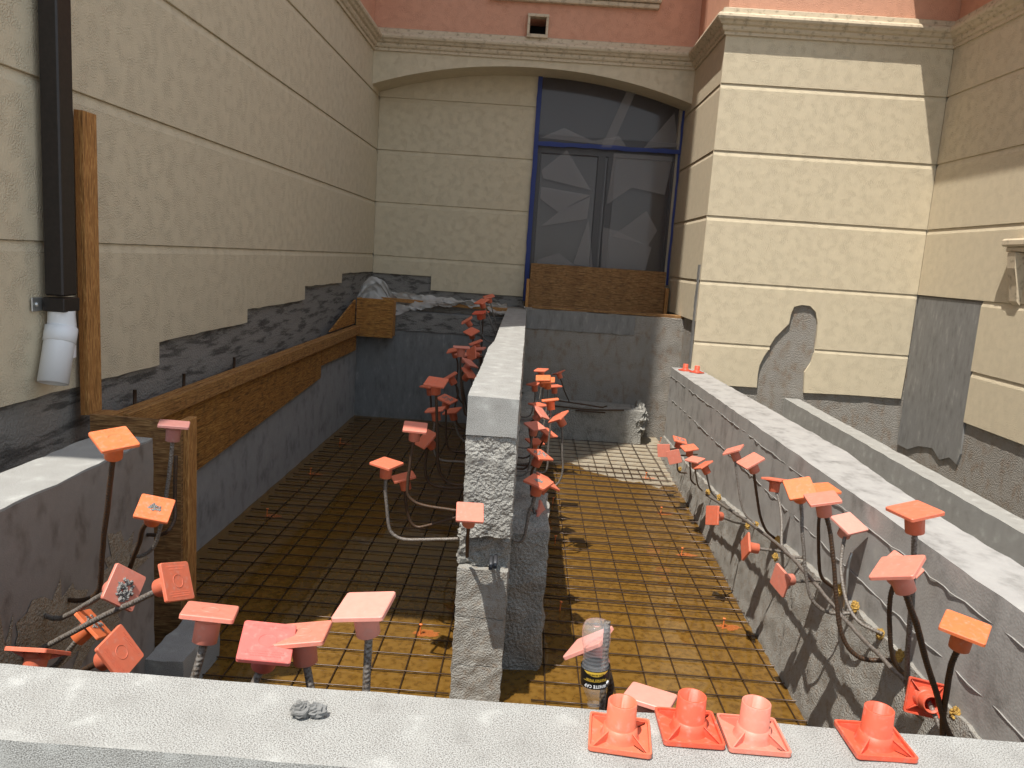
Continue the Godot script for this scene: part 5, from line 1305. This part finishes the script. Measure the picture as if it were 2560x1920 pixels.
func bottle() -> void:
	var b := thing("water_bottle", "clear plastic water bottle upside down on a rebar behind the front wall", "bottle", Vector3(0.2125, -1.02, -1.68))
	b.rotation = Vector3(0.0, 0.0, -0.12 + 0.175)
	var prof := []
	# upside down: neck at y = 0, base on top
	for q in [[0.0135, 0.0], [0.0138, 0.018], [0.016, 0.020], [0.016, 0.024], [0.0138, 0.027], [0.018, 0.040], [0.026, 0.058], [0.0315, 0.074], [0.0325, 0.082], [0.0325, 0.112]]: prof.append(Vector2(q[0], q[1]))
	for k in 26:
		var t := k / 25.0
		prof.append(Vector2(0.0322 - 0.0045 * sin(t * PI) + 0.0007 * sin(t * 44.0), 0.113 + t * 0.062))
	for q in [[0.0322, 0.180], [0.0326, 0.195], [0.031, 0.212], [0.026, 0.221], [0.018, 0.222], [0.008, 0.214], [0.0, 0.212]]: prof.append(Vector2(q[0], q[1]))
	var s := st()
	lathe(s, prof, 40)
	build(s, "bottle_body", mt.bottle, b)
	s = st()
	lathe(s, [Vector2(0.0332, 0.076), Vector2(0.0334, 0.078), Vector2(0.0334, 0.117), Vector2(0.0332, 0.119)], 48)
	var lb := build(s, "label", mt.label_black, b)
	s = st()
	for k in 24:
		var a0 := PI * 0.5 - 0.95 + 1.9 * k / 24.0
		var a1 := PI * 0.5 - 0.95 + 1.9 * (k + 1) / 24.0
		var l0 := 0.118 - 0.011 * (1.0 - pow((a0 - PI * 0.5) / 0.95, 2.0))
		var l1 := 0.118 - 0.011 * (1.0 - pow((a1 - PI * 0.5) / 0.95, 2.0))
		var r := 0.0339
		quad(s, Vector3(cos(a0) * r, l0, sin(a0) * r), Vector3(cos(a0) * r, 0.1175, sin(a0) * r), Vector3(cos(a1) * r, 0.1175, sin(a1) * r), Vector3(cos(a1) * r, l1, sin(a1) * r))
		var y := 0.0945
		quad(s, Vector3(cos(a0) * r, y, sin(a0) * r), Vector3(cos(a0) * r, y + 0.001, sin(a0) * r), Vector3(cos(a1) * r, y + 0.001, sin(a1) * r), Vector3(cos(a1) * r, y, sin(a1) * r))
	build(s, "yellow_band", mt.label_yellow, lb)
	wrap_text("WHITE CAP", 0.0076, 0.0344, 0.0835, 0.06, mt.label_white, lb, true)
	wrap_text("Purified Water", 0.0058, 0.0344, 0.0985, 0.02, mt.label_yellow, lb, false)
	wrap_text("16.9 FL OZ 500 mL", 0.0034, 0.0344, 0.1115, 0.0, mt.label_black, lb, true)
	s = st()
	lathe(s, [Vector2(0.0042, 0.0), Vector2(0.005, 0.0), Vector2(0.005, 0.001), Vector2(0.0, 0.001)], 16, Vector3(0.0262, 0.088, 0.0218), Basis(Vector3(0.64, 0, -0.77), Vector3(0.77, 0, 0.64), Vector3(0, 1, 0)))
	build(s, "round_emblem", mt.label_white, lb)
	s = st()
	tube(s, [Vector3(0.224, -0.795, -1.680), Vector3(0.229, -0.95, -1.683), Vector3(0.234, -1.1, -1.69), Vector3(0.238, -1.25, -1.62), Vector3(0.24, -1.28, -1.31)], 0.0068, 10, 0.0034, 0.0105)
	tag(build(s, "rebar", mt.rebar_pale), "ribbed rebar standing up inside the upturned water bottle", "rebar")

func wrap_text(text: String, size: float, r: float, y: float, shift: float, m: Material, parent: Node, bold: bool) -> void:
	var t := TextMesh.new()
	t.text = text
	var f := SystemFont.new()
	f.font_names = PackedStringArray(["Droid Sans"])
	f.font_weight = 700 if bold else 400
	t.font = f
	t.font_size = 32
	t.pixel_size = size / 24.0
	t.depth = 0.0003
	t.curve_step = 2.0
	var arr := t.get_mesh_arrays()
	var V: PackedVector3Array = arr[Mesh.ARRAY_VERTEX]
	var I: PackedInt32Array = arr[Mesh.ARRAY_INDEX]
	var s := st()
	s.set_smooth_group(-1)
	for k in I:
		var p := V[k]
		# upside down, wrapped round the cylinder with its middle towards +z
		var a := PI * 0.5 + p.x / r + shift
		s.add_vertex(Vector3(cos(a) * (r + p.z), y - p.y, sin(a) * (r + p.z)))
	build(s, "print", m, parent)

func small_things() -> void:
	# downspout
	var d := thing("downspout", "dark brown square downspout ending in a white plastic elbow on the left wall", "downspout", Vector3(-1.888, 0, -3.14))
	var s := st()
	cbox(s, Vector3(0, 1.73, 0), Vector3(0.075, 4.0, 0.10), 0.006)
	build(s, "shaft", mt.brown_metal, d)
	s = st()
	cbox(s, Vector3(0.001, -0.305, 0), Vector3(0.086, 0.055, 0.112), 0.003)
	var stp := build(s, "strap", mt.brown_metal, d)
	s = st()
	cbox(s, Vector3(-0.052, -0.305, 0.075), Vector3(0.006, 0.055, 0.07), 0.003)
	lathe(s, [Vector2(0.0, 0.008), Vector2(0.008, 0.007), Vector2(0.010, 0.0)], 12, Vector3(-0.048, -0.305, 0.085), Basis(Vector3(0, 1, 0), Vector3(1, 0, 0), Vector3(0, 0, -1)))
	build(s, "strap_ear", mt.galv, stp)
	s = st()
	var dir := Vector3(0.03, -0.94, 0.34).normalized()
	var bx := dir.cross(Vector3(1, 0, 0)).normalized()
	var B := Basis(bx.cross(dir).normalized(), dir, bx)
	lathe(s, [Vector2(0.050, 0.0), Vector2(0.050, -0.10)], 28, Vector3(0.0, -0.42, 0.0), Basis())
	lathe(s, [Vector2(0.050, 0.0), Vector2(0.050, -0.02), Vector2(0.056, -0.10)], 28, Vector3(0, -0.33, 0), Basis())
	build(s, "elbow", mt.pvc, d)
	s = st()
	var p0 := Vector3(0.0, -0.395, 0.0)
	lathe(s, [Vector2(0.050, 0.0), Vector2(0.0605, 0.004), Vector2(0.0605, 0.065), Vector2(0.057, 0.067)], 32, p0, B)
	build(s, "coupling", mt.pvc, d)
	s = st()
	lathe(s, [Vector2(0.0565, 0.03), Vector2(0.0565, 0.235), Vector2(0.0505, 0.235), Vector2(0.0505, 0.02)], 32, p0, B)
	build(s, "outlet_pipe", mt.pvc, d)
	# draped plastic sheeting in the rear left corner
	s = st()
	s.set_smooth_group(1)
	var nx := 60
	var ny := 14
	var P := func(i: int, j: int) -> Vector3:
		var u := float(i) / nx
		var v := float(j) / ny
		var x := lerpf(-1.9, -0.26, u)
		var sag := 0.10 * sin(u * PI * 2.1 + 0.6) * (1.0 - 0.4 * u)
		var y := -0.45 - 0.24 * v * (0.6 + 0.4 * sin(u * 5.0 + 1.0)) - 0.06 * u + 0.04 * sag + 0.05 * nz.get_noise_2d(u * 9.0, v * 3.0)
		if u < 0.22: y += 0.16 * sin(u / 0.22 * PI)
		return Vector3(x, y, -8.60 + 0.11 * sin(v * 5.0 + u * 9.0) * 0.6 + 0.05 * nz.get_noise_2d(u * 16.0, v * 6.0) - 0.16 * (1.0 - v))
	for j in ny:
		for i in nx:
			quad(s, P.call(i, j), P.call(i, j + 1), P.call(i + 1, j + 1), P.call(i + 1, j))
	tag(build(s, "plastic_sheet", mt.film_white), "crumpled translucent plastic sheet draped over the rear left pit wall", "sheet")
	s = st()
	cbox(s, Vector3(-0.9, -0.555, -8.72), Vector3(1.5, 0.038, 0.089), 0.003, Basis(Vector3(0, 0, 1), -0.02))
	tag(build(s, "wood_plank", mt.pine), "brown timber plank under the crumpled plastic sheet", "timber")
	s = st()
	cbox(s, Vector3(0.85, -0.512, -8.72), Vector3(1.66, 0.03, 0.14), 0.003)
	tag(build(s, "wood_plank", mt.ply_grey), "flat timber plank on the sill before the door plywood", "timber")
	# lump of mortar on the front wall
	s = st()
	lump(s, Vector3(-0.338, -0.778, -1.222), Vector3(0.017, 0.014, 0.014), 0.45, 2.0, 16, 20)
	lump(s, Vector3(-0.314, -0.779, -1.224), Vector3(0.017, 0.013, 0.011), 0.5, 2.2, 16, 20)
	tag(build(s, "mortar_lump", mt.concrete_dark), "small dark lump of dried mortar on the front wall", "rubble")
	# form nails sprayed orange, with paint marks on the floor
	var ord := ["first", "second", "third", "fourth", "fifth", "sixth", "seventh"]
	for i in nail_data.size():
		var p: Vector3 = nail_data[i]
		var left: bool = p.x < -1.0
		var mid: bool = p.x > 0.0 and p.x < 0.6
		var lab := "orange sprayed nail standing alone in the lit left bay floor"
		if p.x > -1.0 and p.x < 0.0: pass
		else:
			var rank := 0
			for o in nail_data:
				if (o.x < -1.0) == left and (o.x > 0.0 and o.x < 0.6) == mid and o.z > p.z and not (o.x > -1.0 and o.x < 0.0): rank += 1
			lab = "orange marker nail, %s from the front along the %s" % [ord[rank], "left bay wall" if left else ("middle wall shadow" if mid else "right pit wall")]
		var nl := thing("marker_nail", lab, "nail", p, "orange nails in the pit floor")
		var tilt := Basis(Vector3(0, 0, 1), -0.14 * nz.get_noise_1d(i * 11.0) - 0.05).rotated(Vector3(1, 0, 0), 0.1 * nz.get_noise_1d(i * 3.0 + 50.0))
		s = st()
		lathe(s, [Vector2(0.0034, 0.0), Vector2(0.0034, 0.062)], 10, Vector3.ZERO, tilt)
		build(s, "shank", mt.nail, nl)
		s = st()
		lathe(s, [Vector2(0.0, 0.064), Vector2(0.0085, 0.064), Vector2(0.009, 0.060), Vector2(0.0034, 0.059)], 12, Vector3.ZERO, tilt)
		build(s, "head", mt.nail, nl)
		if not mid:
			s = st()
			s.set_smooth_group(-1)
			var c := Vector3(p.x + 0.035, FLOOR + 0.0125, p.z - 0.01)
			var prev := Vector3.ZERO
			for k in 25:
				var a := TAU * k / 24.0
				var r := 0.045 + 0.03 * nz.get_noise_2d(cos(a) * 3.0 + i * 5.0, sin(a) * 3.0)
				var v := c + Vector3(cos(a) * r * 1.3, 0, sin(a) * r * 0.8)
				if k > 0: tri(s, c, prev, v)
				prev = v
			var pm := build(s, "paint_mark", mt.paint, get_node("pit_floor"))
			pm.set_meta("label", "orange spray paint mark")
